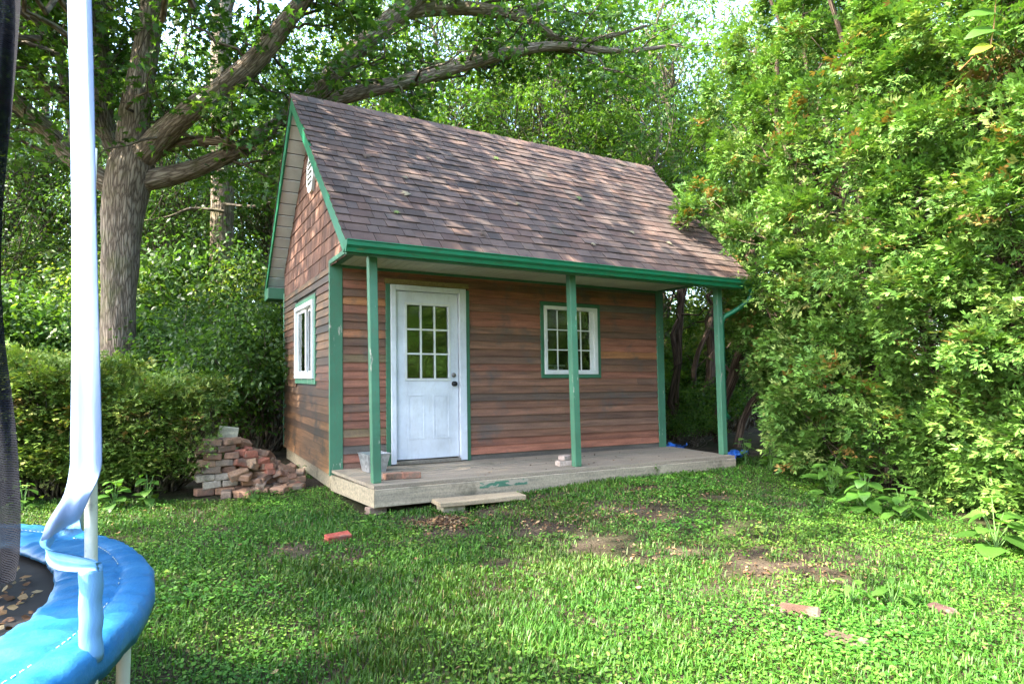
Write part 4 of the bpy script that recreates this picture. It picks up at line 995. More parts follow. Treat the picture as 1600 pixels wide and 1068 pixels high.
leaf_obj(join([mv, mo]), 'crown', 'leaf', bigtree)

# ---- generic wood trees: a few shapes, shared by copies
def make_tree(seed, h, cr, zc, rz_, ncl, per, lsize, pal, tmpl, tr_r=.14, lean_=(0, 0), flat=.5, crad=.6, bark_='bark_wood', droop=.35):
    """returns (trunk mesh, crown mesh): crown = leafy clumps at the ends of boughs"""
    top_ = np.array([lean_[0], lean_[1], h * .93]); tp = wiggle((0, 0, -.2), top_, 14, .35); paths = [(tp, np.linspace(tr_r, tr_r * .18, 14))]; cs = []
    for k in range(ncl):
        u_ = unit(rng.normal(size=3)) * rng.random() ** .42; c = np.array([u_[0] * cr, u_[1] * cr, zc + u_[2] * rz_]); c[:2] += tp[min(13, int(np.clip(c[2] / h * 13, 0, 13)))][:2] * .8
        j = int(np.clip((c[2] * .72) / (h * .93) * 13, 2, 12)); br = wiggle(tp[j], c, 7, .5, .04); paths.append((br, np.linspace(max(.012, tr_r * .28 * (1 - j / 16)), .006, 7))); cs.append(c)
        if rng.random() < .5: cs.append(br[4] + rng.normal(size=3) * .2)
    v, f, b = tubes(paths, 8); tm = np_mesh('trunk', v, f, (1, 1, 1), bark_, True, b)
    v, f, c = clusters(np.array(cs), crad, per, lsize, pal, None, tmpl, flat, droop); cm = np_mesh('crown', v, f, c, 'leaf')
    return tm, cm
OVT = (OV_V, tri(OV_F)); LFT = (LF_V, LF_F); PIT_ = (PI_V, PI_F)
KIND = {
 'a': make_tree(1, 13, 2.7, 8.2, 4.6, 128, 93, 0.155, G_MID, LFT, .17),
 'b': make_tree(2, 15, 3.0, 9.2, 5.4, 135, 93, 0.145, G_YEL, LFT, .2),
 'c': make_tree(3, 11, 2.3, 6.6, 4.2, 114, 90, 0.135, G_DARK, LFT, .13),
 'd': make_tree(4, 12, 2.6, 6.8, 4.6, 70, 20, .42, [(.05, .13, .02), (.07, .16, .022), (.10, .19, .028)], PIT_, .11, crad=.75),
}
def plant_tree(kind, px, depth, rz, s=1.0, sz=1.0, label='', name='wood_tree', group='trees of the wood behind the shed', cat='tree', base=None):
    p = at(px, 600, depth) if base is None else np.array([*base, 0]); e = tag(empty(name, (p[0], p[1], float(gz(p[0], p[1])) - .05), rz), label, cat, group)
    e.scale = (s, s, s * sz)
    for nm, me in zip(('trunk', 'crown'), KIND[kind]): mobj(nm, me, e)
    return e
LAB = {'a': 'slender mid green leafy tree of the wood behind the shed', 'b': 'tall yellow green leafy tree of the wood behind the shed', 'c': 'dark green leafy tree of the wood behind the shed', 'd': 'feathery tree with long compound leaves in the wood behind the shed'}
spots = [('c', -60, 15.5, 1, 1.0), ('a', 60, 18, 2, 1.1), ('b', 130, 22, .4, 1.0), ('c', 265, 17, 2.2, 1.05), ('a', 420, 19, 3.3, 1.0), ('b', 560, 20, .6, 1.15), ('a', 640, 18, 4.2, 1.1), ('b', 770, 21, 5.0, 1.15),
         ('a', 880, 18, 1.7, 1.1), ('b', 975, 19, 2.9, 1.05), ('a', 1060, 16.5, .9, 1.0), ('b', 850, 26, 3, 1.3), ('a', 1000, 25, 1, 1.3), ('c', 480, 20, 4, 1.2), ('b', 1190, 19, 3.8, 1.0), ('c', 1145, 14.2, 5.5, .9), ('a', 1290, 18, 1.2, 1.05), ('b', 1420, 16, .3, 1.0), ('a', 1560, 15, 2.0, 1.1), ('c', 500, 30, 3, 1.1), ('a', 930, 31, 4, 1.1), ('c', 240, 28, 5, 1.2), ('b', 1250, 28, 1, 1.1)]
spots += [('abc'[k % 3], -150 + k * 118 + rng.uniform(-40, 40), rng.uniform(21, 34), rng.uniform(0, 6), rng.uniform(.85, 1.15)) for k in range(16)]
for (kd, px, dp, rz, s) in spots: plant_tree(kd, px, dp, rz, s, 1, LAB[kd], group='trees of the wood behind the shed: ' + {'a': 'mid green', 'b': 'yellow green', 'c': 'dark green'}[kd])
plant_tree('d', 1030, 13.6, 1.0, .78, .9, LAB['d'].replace('in the wood behind the shed', 'leaning over the roof end'), 'feathery_tree', None)
# grey snag trunk seen between the big limbs
sn = tag(empty('bare_trunk'), 'pale bare straight trunk standing in the wood behind the big limbs', 'tree')
sp_, sr_ = limb([(345, 620, 40), (346, 420, 40), (348, 250, 39), (345, 120, 37), (348, -20, 34), (345, -200, 30)], 16.5)
trunk_obj([(sp_, sr_)], 'bark_oak', sn, 'trunk', 24)
trunk_obj([limb([(350, 330, 6), (300, 326, 6), (265, 338, 4), (225, 345, 2)], 16.2, 15.5), limb([(345, 318, 6), (400, 322, 5), (440, 308, 2)], 16.3, 15.8)], 'bark_wood', sn, 'branch')
# stems seen in the gap between shed and cedars
for k, (a, b_, wd, dp) in enumerate((((1052, 440), (1046, 665), 13, 12.5), ((1068, 440), (1058, 680), 10, 12.0), ((1108, 430), (1104, 590), 17, 13.5), ((1172, 440), (1128, 700), 20, 11.8), ((1215, 560), (1150, 700), 12, 11.2), ((1082, 470), (1074, 620), 9, 14))):
    e = tag(empty('thin_stem'), 'thin bare brown stem in the gap between the shed and the cedars', 'tree', 'thin stems in the gap by the shed')
    pb_ = at(b_[0], b_[1], dp); pb_[2] = min(pb_[2], float(gz(pb_[0], pb_[1]))) - .03; pa_ = at(a[0] + (a[0] - b_[0]) * .5, a[1] - 130, dp); P = wiggle(pb_, pa_, 12, .35); r0 = wd / 2 * dp / F
    trunk_obj([(P, np.linspace(r0, r0 * .6, 12))] + [(wiggle(P[q], P[q] + rng.normal(size=3) * [.8, .8, .5] + [0, 0, .4], 7, .6), np.linspace(r0 * .25, .004, 7)) for q in (3, 5, 6, 8, 9)], 'bark_cedar', e, 'trunk', 8)

# ---- shrubs of the undergrowth
def make_shrub(w_, h, ncl, per, lsize, pal, tmpl, crad=.38, flat=.7, droop=.4, wts=None):
    cs = []; paths = []
    for k in range(ncl):
        u_ = unit(rng.normal(size=3)); u_[2] = abs(u_[2]) * 1.0 - .25 * rng.random(); rr = rng.random() ** .3; c = np.array([u_[0] * w_ * rr, u_[1] * w_ * rr, max(.08, h * .45 + u_[2] * h * .55 * rr)]); cs.append(c)
        if k % 4 == 0: b0 = np.array([rng.normal() * .15, rng.normal() * .15, -.05]); paths.append((wiggle(b0, c, 7, .5, .05), np.linspace(.022, .005, 7)))
    v, f, b = tubes(paths, 5); sm_ = np_mesh('stem', v, f, (1, 1, 1), 'bark_wood', True, b)
    v, f, c = clusters(np.array(cs), crad, per, lsize, pal, wts, tmpl, flat, droop, .8); return sm_, np_mesh('foliage', v, f, c, 'leaf')
SHR = {'round': make_shrub(1.25, 2.6, 120, 60, .085, G_DARK + [(.06, .13, .025)], OVT), 'broad': make_shrub(1.4, 2.2, 100, 50, .11, G_MID, OVT), 'loose': make_shrub(1.2, 3.0, 80, 50, .10, G_YEL, LFT, .5)}
SL = {'round': 'dense dark green shrub of the undergrowth below the wood', 'broad': 'mid green broad leaved shrub of the undergrowth below the wood', 'loose': 'loose yellow green shrub of the undergrowth below the wood'}
def plant_shrub(kind, px, dp, s, rz, sz=1.0, label=None, group=None):
    p = at(px, 600, dp); e = tag(empty('shrub', (p[0], p[1], float(gz(p[0], p[1]))), rz), label or SL[kind], 'shrub', group or 'undergrowth shrubs: ' + kind); e.scale = (s, s, s * sz)
    for nm, me in zip(('stem', 'foliage'), SHR[kind]): mobj(nm, me, e)
for a in (('round', 385, 10.6, .95, 0, 1.12), ('round', 300, 11.8, 1.0, 2, 1.1), ('broad', 330, 10.4, .7, 1, 1.0), ('round', 425, 11.6, 1.0, 4, 1.2), ('broad', 250, 13, 1.1, 1, 1.2), ('round', 120, 13.2, 1.1, 3, 1.2), ('broad', 30, 12.5, 1.1, 2, 1.3), ('round', -60, 12, 1.2, 2, 1.2),
          ('loose', 180, 15, 1.2, 2, 1.3), ('loose', 380, 15.5, 1.2, 1, 1.3), ('loose', 60, 16, 1.3, 5, 1.3), ('broad', 470, 14.5, 1.2, 5, 1.2), ('loose', 1080, 15.5, 1.1, 1, .9), ('broad', 1060, 12.8, .6, 3, .8), ('broad', 1110, 13.4, .6, 2, .9), ('round', 1150, 14.5, .8, 2, 1.0), ('loose', 1180, 16, 1.2, 4, 1.2), ('broad', 1010, 15.5, 1, 4, 1.0), ('loose', 1250, 16, 1.3, 2, 1.2)) + tuple((('loose', 'broad', 'round')[k % 3], -120 + k * 52 + rng.uniform(-15, 15), rng.uniform(16, 22), rng.uniform(1.2, 1.7), rng.uniform(0, 6), rng.uniform(1.0, 1.4)) for k in range(12)) + tuple((('loose', 'broad')[k % 2], 1000 + k * 55, rng.uniform(17, 21), rng.uniform(1.2, 1.6), rng.uniform(0, 6), rng.uniform(1.0, 1.3)) for k in range(5)): plant_shrub(*a)
plant_shrub('broad', 1085, 11.4, .38, 1.2, .8, 'low leafy shrub at the back corner of the shed by the stems', None)
# far-off wood that closes the view
cs = []
for k in range(2000):
    a = rng.uniform(-1, 1) * R(58); d = rng.uniform(30, 48); r_ = math.tan(a) * d; x, y = camxy(r_, d); cs.append((x, y, rng.uniform(0, 1) ** 1.6 * 15))
v, f, c = clusters(np.array(cs), 2.4, 36, .5, G_MID + G_YEL, None, LFT, .6, .3)
tag(mobj('woodland', np_mesh('woodland', v, f, c, 'leaf')), 'far mass of green leaves closing the wood behind everything', 'woodland', None, 'stuff')

# ---- cedars
def plumes(cent, axis, L, per, size, pal, wts, wide=.5):
    """flat sprays arranged fanwise along each plume"""
    nc = len(cent); n = nc * per; i = np.repeat(np.arange(nc), per); ax = unit(axis)[i]; upv = np.array([0, 0, 1.0]) + rng.normal(size=(nc, 3)) * .35; nr = unit(upv - axis * np.sum(upv * axis, 1, keepdims=True))[i]; sd = np.cross(nr, ax)
    s = rng.random(n); lat = rng.normal(size=n) * wide * (.55 + .3 * s); Lr = np.broadcast_to(np.asarray(L, float), (nc,))[i]
    pos = cent[i] + ax * (s * Lr)[:, None] + sd * (lat * Lr)[:, None] - nr * ((lat ** 2) * .55 * Lr + s * s * .18 * Lr)[:, None] + rng.normal(size=(n, 3)) * .028
    y = unit(ax * .8 + sd * (lat * 1.7)[:, None] + rng.normal(size=(n, 3)) * .26 - np.array([0, 0, .10])); nn_ = unit(nr + rng.normal(size=(n, 3)) * .38 + ax * .35)
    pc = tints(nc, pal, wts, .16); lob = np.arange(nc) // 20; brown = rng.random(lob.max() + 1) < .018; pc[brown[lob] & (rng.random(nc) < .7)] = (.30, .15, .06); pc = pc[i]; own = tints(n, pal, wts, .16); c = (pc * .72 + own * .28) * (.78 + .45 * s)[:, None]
    sz_ = size * rng.uniform(.65, 1.25, n); kind = rng.integers(0, 5, n)
    return join([instance(*FRONDS[q], pos[kind == q], y[kind == q], nn_[kind == q], sz_[kind == q], c[kind == q]) for q in range(5)])
def make_cedar(h, prof_z, prof_r, npl, per, size, z_lo, tr=.1, stems=3):
    cs = []; ax = []; paths = []
    st = [wiggle((rng.normal() * .12, rng.normal() * .12, -.2), (rng.normal() * .5, rng.normal() * .5, h * .9), 12, .25) for _ in range(stems)]
    for s in st: paths.append((s, np.linspace(tr, tr * .2, 12)))
    nl = npl // 20
    for k in range(nl):                             # rounded lobes of foliage, each a bough end covered with plumes
        z_ = z_lo + (h - z_lo) * ((k + rng.random()) / nl) ** 1.55; a = k * 2.39996 + rng.normal() * .35; r0 = np.interp(z_, prof_z, prof_r); rl = rng.uniform(.26, .46) * (1 - .35 * z_ / h)
        rr = max(.1, r0 * rng.uniform(.80, 1.08) - rl * .8); rad_ = np.array([math.cos(a), math.sin(a), 0]); bc = rad_ * rr + [0, 0, max(z_, rl * .6)]
        s = st[rng.integers(stems)]; j = int(np.clip((z_ - .4) / (h * .9) * 11, 0, 11)); paths.append((wiggle(s[j], bc, 6, .4, .0), np.linspace(.014, .004, 6)))
        for q in range(20):
            dv = unit(rng.normal(size=3) + rad_ * 1.1 + [0, 0, .35]); dv[2] = max(dv[2], -.55); dv = unit(dv); cs.append(bc + dv * rl * rng.uniform(.45, .75) * [1, 1, .8]); ax.append(unit(dv * .9 + rad_ * .35 + [0, 0, .15] + rng.normal(size=3) * .15))
    v, f, b = tubes(paths, 8); tm = np_mesh('trunk', v, f, (1, 1, 1), 'bark_cedar', True, b)
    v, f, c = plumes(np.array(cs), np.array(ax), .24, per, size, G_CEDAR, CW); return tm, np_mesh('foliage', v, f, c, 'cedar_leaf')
CED = [make_cedar(8.2, [0, .6, 1.5, 3, 5, 7, 8.2], [1.25, 1.5, 1.65, 1.7, 1.45, .9, .25], 3200, 23, .087, .16, .075),
       make_cedar(8.8, [0, .8, 1.8, 3.2, 5, 7, 8.8], [.8, 1.2, 1.6, 1.75, 1.5, 1.0, .2], 3200, 23, .087, .16, .075),
       make_cedar(7.8, [0, 1.0, 1.7, 2.5, 3.5, 5.0, 6.6, 7.8], [.4, .75, 1.1, 1.5, 1.95, 1.7, 1.0, .2], 2500, 22, .087, .85, .09)]
def plant_cedar(k, r, d, rz, s=1.0, sz=1.0, label=''):
    x, y = camxy(r, d); e = tag(empty('cedar_tree', (x, y, float(gz(x, y))), rz), label, 'cedar tree', 'cedar trees in a row right of the shed'); e.scale = (s, s, s * sz)
    for nm, me in zip(('trunk', 'foliage'), CED[k]): mobj(nm, me, e)
CL = ('tall cedar of the row that bulges over the roof end by the downspout', 'tall cedar of the row behind the round leaved weed clump', 'tall cedar of the row above the low broad weed', 'tall cedar of the row behind the lone heart leaved weed', 'tall cedar of the row with the yellow green vine shoot', 'cedar with bare lower stems at the far end of the row behind the shed', 'dense cedar where the row goes on towards the yard', 'dense cedar that ends the row in the yard')
for i_, (k, r, d, rz, s) in enumerate(((2, 4.62, 9.3, 1.0, 1.0), (0, 4.95, 7.8, .3, 1.0), (1, 5.4, 6.5, 2.2, 1.0), (0, 5.7, 5.2, 4.0, 1.0), (1, 5.9, 3.9, 5.1, 1.0), (2, 5.4, 11.2, 3.1, 1.0), (0, 6.1, 2.4, 1.1, 1.0), (1, 6.2, 1.0, 3.0, 1.0))): plant_cedar(k, r, d, rz, s, 1.0, CL[i_])
# low clipped cedar hedge on the left
def make_hedge(w_, dp, h, npl, per):
    cs = []; ax = []; paths = []
    for k in range(npl):
        f_ = rng.integers(0, 10); x = rng.uniform(-w_, w_); y = rng.uniform(-dp, dp); z_ = rng.uniform(.28, h)
        if f_ < 4: z_ = h + .34 * mnoise.noise(Vector((x * 2.2, y * 2.2, 1))) - rng.random() ** 2 * .2; a = unit(np.array([rng.normal() * .5, rng.normal() * .5 - .2, .8]))
        elif f_ < 9: y = -dp * (1 + .40 * mnoise.noise(Vector((x * 2.4, z_ * 2.4, 5)))) + rng.random() ** 2 * .25; a = unit(np.array([rng.normal() * .45, -1, .25]))
        else: x = (w_ if rng.random() < .5 else -w_) * rng.uniform(.9, 1.05); a = unit(np.array([np.sign(x), -.4, .25]))
        cs.append((x, y, z_)); ax.append(a)
        if k % 5 == 0: paths.append((wiggle((x * .5, 0, -.05), (x, y, z_), 6, .5), np.linspace(.022, .006, 6)))
    v, f, b = tubes(paths, 6); sm_ = np_mesh('stem', v, f, (1, 1, 1), 'bark_wood', True, b)
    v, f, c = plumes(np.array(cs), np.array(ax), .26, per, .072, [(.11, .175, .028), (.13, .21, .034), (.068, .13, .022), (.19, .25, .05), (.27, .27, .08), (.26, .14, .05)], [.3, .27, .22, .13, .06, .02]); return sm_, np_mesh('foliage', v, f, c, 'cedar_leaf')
HED = make_hedge(.82, .6, 1.36, 760, 30)
for k, (px, d, rz, s, lab) in enumerate(((222, 7.55, .15, .86, 'low clipped cedar hedge bush next to the brick pile'), (62, 7.35, .05, 1.0, 'low clipped cedar hedge bush behind the trampoline pole'), (-110, 7.2, -.1, 1.05, 'low clipped cedar hedge bush behind the trampoline net'))):
    p = at(px, 600, d); e = tag(empty('hedge_bush', (p[0], p[1], float(gz(p[0], p[1]))), rz + TH - R(90)), lab, 'hedge', 'low hedge bushes'); e.scale = (s,) * 3
    for nm, me in zip(('stem', 'foliage'), HED): mobj(nm, me, e)

# ---- trees that stand outside the frame and shade the yard
for (kd, r, d, s, rz) in (('b', -7.0, 2.6, .8, 1.0), ('c', -6.4, .3, .78, 3.0)):
    plant_tree(kd, 0, 0, rz, s, 1, 'leafy tree at the side of the yard that shades the lawn', 'yard_tree', 'trees at the side of the yard', base=camxy(r, d))
for (kd, r, d, s, rz) in (('c', 4, -9, 1.0, 1.0), ('a', 8.5, -8, 1.0, 2.4), ('b', -1, -12, 1, 3.0), ('c', 9.5, -3, .95, 4.0)):
    plant_tree(kd, 0, 0, rz, s, 1, 'leafy tree across the yard behind the viewer', 'yard_tree', 'trees across the yard', base=camxy(r, d))

for k in range(9):
    x, y = camxy(*((1 + k * 1.4, -8 + .45 * k))); e = tag(empty('shrub', (x, y, float(gz(x, y))), k * 1.3), 'leafy shrub across the yard behind the viewer', 'shrub', 'shrubs across the yard'); e.scale = (1.5, 1.5, 1.5)
    for nm, me in zip(('stem', 'foliage'), SHR[('round', 'broad')[k % 2]]): mobj(nm, me, e)

# ================================================================== LAWN AND GROUND COVER
def bare(x, y):
    """0..1: how bare the soil is"""
    b = np.zeros_like(x)
    for px, py, rx, ry in ((1000, 795, .42, .22), (870, 825, .45, .2), (1205, 893, .5, .24), (1150, 825, .4, .16), (1280, 905, .3, .18), (695, 818, .33, .22), (440, 860, .25, .15), (1540, 815, .5, .3), (1160, 880, .3, .2), (770, 800, .35, .12), (930, 812, .4, .14), (1080, 800, .3, .12), (1060, 862, .45, .14), (940, 850, .5, .12), (1120, 780, .4, .1), (860, 775, .5, .08), (1000, 765, .6, .07), (560, 870, .15, .1), (330, 830, .2, .08), (1330, 880, .2, .08), (770, 880, .12, .07)):
        p = ground(px, py); b = np.maximum(b, 1.35 - np.hypot((x - p[0]) / (rx * 1.25), (y - p[1]) / (ry * 2.1)))
    b = b * .9 + (vnoise(x, y, 4.5, 2) - .5) * 1.0 + (vnoise(x, y, 11, 3) - .5) * .5
    return np.clip(b, 0, 1)
def blocked(x, y):
    m_ = (x > .0) & (x < 5.2) & (y > -1.37) & (y < 3.6)
    m_ |= (x > -1.55) & (x < .1) & (y > .35) & (y < 1.1)
    m_ |= (y > 3.6)
    r = (x - CAM[0]) * RT[0] + (y - CAM[1]) * RT[1]; d = (x - CAM[0]) * FH[0] + (y - CAM[1]) * FH[1]
    m_ |= (r > 4.35 + .12 * np.sin(d * 3)) & (d < 12)
    m_ |= (d > 6.95) & (r < -3.0)
    return m_, r, d
def scatter(n, d0, d1, pw=1.0, wide=1.04):
    """points on the ground wedge in view, uniform in d**pw"""
    d = (rng.random(n) * (d1 ** pw - d0 ** pw) + d0 ** pw) ** (1 / pw); r = (rng.random(n) * 2 - 1) * d * .8147 * wide
    x = CAM[0] + RT[0] * r + FH[0] * d; y = CAM[1] + RT[1] * r + FH[1] * d; return x, y, d
def ivy_field(x, y):
    r = (x - CAM[0]) * RT[0] + (y - CAM[1]) * RT[1]; d = (x - CAM[0]) * FH[0] + (y - CAM[1]) * FH[1]
    g = .28 + .6 * sm(.6, 2.2, r) + .35 * sm(4.2, 5.5, d) + .25 * sm(-.8, -2, r) + .9 * (vnoise(x, y, 1.1, 5) - .5) + .6 * (vnoise(x, y, 3.2, 8) - .5)
    return np.clip(g, 0, 1)
def dryness(x, y):
    p = ground(930, 850); q = ground(1230, 870); return np.clip(np.maximum(1 - np.hypot(x - p[0], y - p[1]) / 1.0, 1 - np.hypot(x - q[0], y - q[1]) / .8), 0, 1)
# grass blades: bent three-segment strips
x, y, d = scatter(330000, 2.15, 9.5, 1.0); bl, _, _ = blocked(x, y); g = ivy_field(x, y); ok = ~bl & (rng.random(len(x)) > bare(x, y) * .95) & (rng.random(len(x)) > g * .72) ; x, y, d = x[ok], y[ok], d[ok]; n = len(x)
hgt = rng.uniform(.02, .055, n) * (.7 + .6 * vnoise(x, y, 2.3, 4)); wd = .0022 + .00052 * d; a = rng.uniform(0, 2 * math.pi, n); ln_ = rng.uniform(.1, .8, n)
bs = np.stack([x, y, gz(x, y) - .004], 1); sd = np.stack([np.cos(a), np.sin(a), 0 * a], 1); bd_ = np.stack([-np.sin(a), np.cos(a), 0 * a], 1)
mid = bs + bd_ * (ln_ * hgt * .35)[:, None] + np.array([0, 0, 1]) * (hgt * .62)[:, None]; tip = bs + bd_ * (ln_ * hgt * 1.1)[:, None] + np.array([0, 0, 1]) * (hgt * .98)[:, None]
v = np.stack([bs - sd * wd[:, None], bs + sd * wd[:, None], mid + sd * (wd * .8)[:, None], mid - sd * (wd * .8)[:, None], tip], 1).reshape(-1, 3)
k = np.arange(n)[:, None] * 5; f = np.concatenate([k + [0, 1, 2], k + [0, 2, 3], k + [3, 2, 4]], 0)
gc = tints(n, [(.055, .13, .018), (.075, .16, .022), (.045, .10, .016), (.11, .19, .03), (.20, .18, .07)], [.34, .3, .2, .12, .04]); dr = dryness(x, y)[:, None]; gc = gc * (1 - .75 * dr * (rng.random((n, 1)) < .55)) + np.array([.26, .23, .11]) * .75 * dr * (rng.random((n, 1)) < .5)
gc = gc * (.72 + .62 * vnoise(x, y, .9, 11) + .25 * (vnoise(x, y, 3.5, 12) - .5))[:, None] * np.column_stack([1 + .5 * (vnoise(x, y, 1.3, 14) - .4), np.ones(n), np.ones(n)])
gc = gc * [.80, .97, .80]
tag(mobj('grass', np_mesh('grass', v, f, np.repeat(gc, 5, 0), 'grass_leaf')), 'short mown green grass of the lawn', 'grass', None, 'stuff'); print('blades', n)
# creeping round-leaved ground cover
RL = np.array([(0, .06, 0), (.46, .14, .07), (.48, .66, .05), (0, .96, .0), (-.48, .66, .05), (-.46, .14, .07)], float); RLF = np.array([(0, 1, 2), (0, 2, 3), (0, 3, 4), (0, 4, 5)])
x, y, d = scatter(225000, 2.15, 9.8, 1.05); bl, _, _ = blocked(x, y); g = ivy_field(x, y); ok = ~bl & (rng.random(len(x)) > bare(x, y) * .97) & (rng.random(len(x)) < g ** 1.1); x, y, d = x[ok], y[ok], d[ok]; n = len(x)
pos = np.stack([x, y, gz(x, y) + rng.uniform(.008, .045, n)], 1); a = rng.uniform(0, 2 * math.pi, n); yd = np.stack([np.cos(a), np.sin(a), rng.normal(size=n) * .2], 1); nr = unit(rng.normal(size=(n, 3)) * .33 + [0, 0, 1])
c = tints(n, [(.07, .165, .022), (.10, .21, .03), (.05, .12, .02), (.15, .25, .045), (.22, .26, .08)], [.33, .3, .2, .13, .04]); c = c * (.7 + .7 * vnoise(x, y, 1.2, 21) + .3 * (vnoise(x, y, 4, 22) - .5))[:, None] * np.column_stack([1 + .5 * (vnoise(x, y, 1.5, 24) - .4), np.ones(n), np.ones(n)])
c = c * [.80, .97, .80]
v, f, c = instance(RL, RLF, pos, yd, nr, rng.uniform(.009, .021, n) * (.85 + .05 * d) * (.6 + .8 * vnoise(x, y, 2.2, 23)), c)
tag(mobj('ground_cover', np_mesh('ground_cover', v, f, c, 'grass_leaf')), 'creeping round leaved ground cover spreading through the lawn', 'ground cover', None, 'stuff'); print('cover', n)
# fallen dead leaves and bits
def litter(name, P, size, label, pal, nrm_var=.5):
    n = len(P); a = rng.uniform(0, 2 * math.pi, n); yd = np.stack([np.cos(a), np.sin(a), rng.normal(size=n) * .3], 1); v, f, c = instance(OV_V * [1, 1, 2.2], tri(OV_F), P, yd, unit(rng.normal(size=(n, 3)) * nrm_var + [0, 0, 1]), size * rng.uniform(.5, 1.3, n), tints(n, pal, None, .4))
    return tag(mobj(name, np_mesh(name, v, f, c, 'dry_leaf')), label, 'leaf litter', None, 'stuff')
DRY = [(.16, .09, .045), (.10, .055, .03), (.22, .13, .06), (.06, .04, .025), (.28, .2, .11)]
P = []
for px, py, n, s in ((695, 818, 900, .17), (1000, 770, 160, .35), (870, 780, 120, .25), (860, 815, 110, .3), (1215, 893, 150, .4), (1080, 770, 160, .3), (1000, 800, 120, .3), (250, 790, 120, .3), (430, 860, 50, .25), (950, 760, 150, .5), (780, 775, 120, .3), (930, 812, 120, .35), (1060, 862, 160, .4), (1300, 905, 90, .3), (1090, 760, 120, .4)):
    p = ground(px, py); q = p[:2] + rng.normal(size=(n, 2)) * s * [1, .7]; hgt = np.exp(-np.sum(((q - p[:2]) / s) ** 2, 1)) * .05 if n == 900 else 0; P.append(np.column_stack([q, gz(q[:, 0], q[:, 1]) + .012 + hgt * rng.random(n)]))
x, y, d = scatter(260, 2.3, 9, 1.2); P.append(np.column_stack([x, y, gz(x, y) + .03])); P = np.vstack(P); bl, _, _ = blocked(P[:, 0], P[:, 1]); P = P[~bl]
litter('leaf_litter', P, .036, 'dead brown leaves and bits scattered over the lawn', DRY)
n = 3000; rr = TR * np.sqrt(rng.random(n)) * .80; a = rng.uniform(0, 2 * math.pi, n); den = vnoise(rr * np.cos(a), rr * np.sin(a), 3, 1); kk = (den + .25 * rr / TR) > .45; P = np.column_stack([tc[0] + rr * np.cos(a), tc[1] + rr * np.sin(a), TZ - .06 + .04 * (rr / TR) ** 2 + .008 + rng.random(n) * .012])[kk]
litter('leaf_litter', P, .032, 'dead leaves lying on the black trampoline mat', DRY + [(.32, .24, .13)])
n = 60; P = np.column_stack([rng.uniform(.2, 5.0, n), -1.25 + rng.random(n) ** 2 * 1.2, np.full(n, .008)]); litter('leaf_litter', P, .03, 'small dry leaves scattered on the grey porch deck', DRY, .15)
# fallen leaves on the roof slope, one by one
for k, (fx_, s_) in enumerate(((.10, .55), (.16, .30), (.12, .18), (.28, .12), (.17, .42), (.25, .62), (.42, .35), (.45, .75), (.55, .13), (.70, .25), (.62, .5), (.8, .2), (.35, .5))):
    o_ = Vector((RX0 + fx_ * (RX1 - RX0), EAVE_Y, EAVE_Z)) + fd * (s_ * FL) + fn * .036; o_ = Vector(flare(*o_)); o_.x += LEAN * o_.z
    a = random.uniform(0, 6.28); yd = (fd * math.sin(a) + Vector((1, 0, 0)) * math.cos(a)); v, f, c = instance(MA_V * [1, 1, 1.5], tri(MA_F), np.zeros((1, 3)), np.array([yd]), np.array([fn]), np.array([random.uniform(.07, .13)]), np.array([random.choice([(.16, .13, .08), (.09, .06, .04), (.10, .14, .04), (.20, .17, .11)])]))
    o = mobj('fallen_leaf', np_mesh('fallen_leaf', v, f, c, 'dry_leaf')); o.location = o_; tag(o, 'small fallen leaf lying on the shingled roof', 'leaf', 'fallen leaves on the roof')

# ---- broad-leaved weeds, each leaf a part
def leaf_grid(L, wd, curl, pal, seed):
    nu, nv = 7, 5; V = []
    for i in range(nu):
        t = i / (nu - 1); w2 = wd * (math.sin(math.pi * min(1, t * .93 + .07) ** .75) ** .8) * (1 if i < nu - 1 else .04)
        for j in range(nv):
            s = (j / (nv - 1) - .5) * 2; V.append((s * w2, t * L, -curl * t * t * L + .10 * abs(s) * w2 + .02 * L * math.sin(t * 9 + s * 3 + seed) * abs(s)))
    i = (np.arange(nv - 1)[None, :] + nv * np.arange(nu - 1)[:, None]).ravel(); f = np.stack([i, i + 1, i + nv + 1, i + nv], 1); c = np.array(random.choice(pal)) * random.uniform(.8, 1.2)
    return np_mesh('leaf', np.array(V), f, c, 'leaf', True)
WP = [(.075, .19, .028), (.095, .22, .035), (.06, .15, .025), (.12, .25, .045)]
def weed(px, py, n, L, h, label, wr=.36, pal=WP, group=None, spread=1.0, base=None):
    p = ground(px, py) if base is None else np.array(base); e = tag(empty('broadleaf_weed', p, random.uniform(0, 6)), label, 'weed', group); st = M()
    for k in range(n):
        a = k * 2.4 + random.uniform(-.3, .3); t = (k + .5) / n; zz = h * t * random.uniform(.8, 1.1); r0 = spread * L * (.75 - .35 * t); q = Vector((math.cos(a) * r0 * .55, math.sin(a) * r0 * .55, zz + .05)); st.tube([(0, 0, 0), (q.x * .25, q.y * .25, zz * .6), q], [.005, .004, .003], 5, tint=(.10, .2, .05))
        ll = L * random.uniform(.7, 1.1) * (1 - .3 * t); o = mobj('leaf', leaf_grid(ll, ll * wr, random.uniform(.2, .6), pal, k), e); o.location = q; o.rotation_euler = (random.uniform(-.1, .5) - .1, random.uniform(-.25, .25), a - math.pi / 2)
    st.obj('stalk', 'plain', e)
weed(1300, 775, 15, .25, .40, 'large leaved weed at the foot of the cedars beside a wide leaf clump'.replace(' beside a wide leaf clump', ' facing the porch end'))
weed(1352, 798, 18, .20, .36, 'clump of round leaved weeds growing out below the cedar skirts', .45)
weed(1412, 812, 14, .22, .26, 'low broad weed in the shade under the cedar boughs', .36)
weed(1556, 862, 13, .25, .34, 'big heart leaved weed standing alone before the dark cedar base', .42)
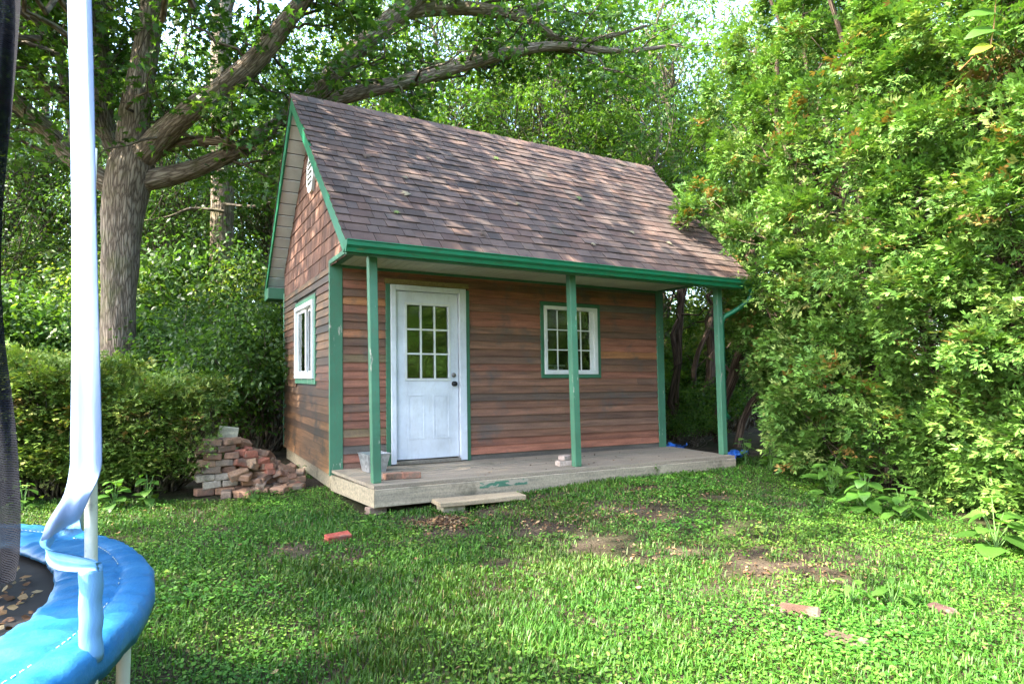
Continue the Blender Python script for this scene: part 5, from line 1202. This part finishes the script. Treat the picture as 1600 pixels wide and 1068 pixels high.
weed(1205, 735, 14, .14, .28, 'leafy weed beside the blue tarp at the deck end', .4)
weed(1250, 745, 14, .15, .22, 'leafy weed between the tarp and the cedar foot', .4)
weed(1165, 725, 9, .15, .34, 'upright leafy weed right behind the blue tarp', .4)
weed(178, 795, 14, .15, .28, 'heart leaved weed clump below the hedge by the trampoline pole', .45)
weed(232, 788, 14, .15, .28, 'heart leaved weed clump at the hedge foot near the bricks', .45)
weed(268, 745, 9, .13, .50, 'tall heart leaved weed climbing between hedge and brick pile', .45)
weed(35, 800, 10, .14, .3, 'heart leaved weed below the hedge behind the net', .45)
weed(1195, 838, 5, .10, .06, 'small pale seedling with five leaves alone in the lawn', .33, [(.22, .32, .07), (.30, .36, .12)])
weed(1330, 945, 8, .13, .12, 'narrow leaved weed between the sunken bricks', .22)
weed(1395, 948, 7, .13, .13, 'narrow leaved weed beside the sunken brick in the clover', .24)
weed(915, 695, 5, .06, .12, 'tiny seedling growing through the deck edge', .33, base=(3.72, -1.34, -.17))
weed(470, 745, 9, .09, .12, 'low weed growing against the skirt board by the brick pile', .4)
weed(395, 785, 8, .09, .10, 'low weed growing before the brick pile', .4)
# vine shoot hanging into the top right
vs_ = tag(empty('vine_shoot', at(1545, 95, 4.7)), 'bright yellow green vine shoot sticking out of the cedar top', 'vine'); b0 = at(1545, 95, 4.7)
Pv = np.array([at(1500, 110, 5.0), at(1525, 85, 4.7), at(1548, 70, 4.65), at(1553, 40, 4.65), at(1556, 0, 4.65), at(1562, -40, 4.65)]) - b0
M().tube([tuple(q) for q in Pv], [.006, .006, .005, .005, .004, .003], 6, tint=(.3, .16, .06)).obj('stalk', 'plain', vs_)
for (px, py, L, dx, dy, pc) in ((1548, 70, .16, -1, .25, 0), (1550, 68, .10, 1, .1, 0), (1552, 45, .20, -1, .1, 1), (1553, 50, .14, 1, .35, 1), (1555, 20, .22, -1, -.15, 1), (1556, 22, .15, 1, .2, 1), (1556, 0, .2, -1, -.4, 1), (1558, -10, .15, 1, 0, 1)):
    o = mobj('leaf', leaf_grid(L, L * .33, .3, [(.22, .30, .03), (.28, .33, .03)] if pc == 0 else WP, px), vs_); o.location = at(px, py, 4.65) - b0
    yv = Vector((RT * dx + np.array([0, 0, 1]) * -dy).tolist()).normalized(); nv_ = Vector((-FH + np.array([0, 0, .9])).tolist()).normalized(); xv = yv.cross(nv_).normalized(); zv = xv.cross(yv)
    o.rotation_euler = Matrix((xv, yv, zv)).transposed().to_euler()
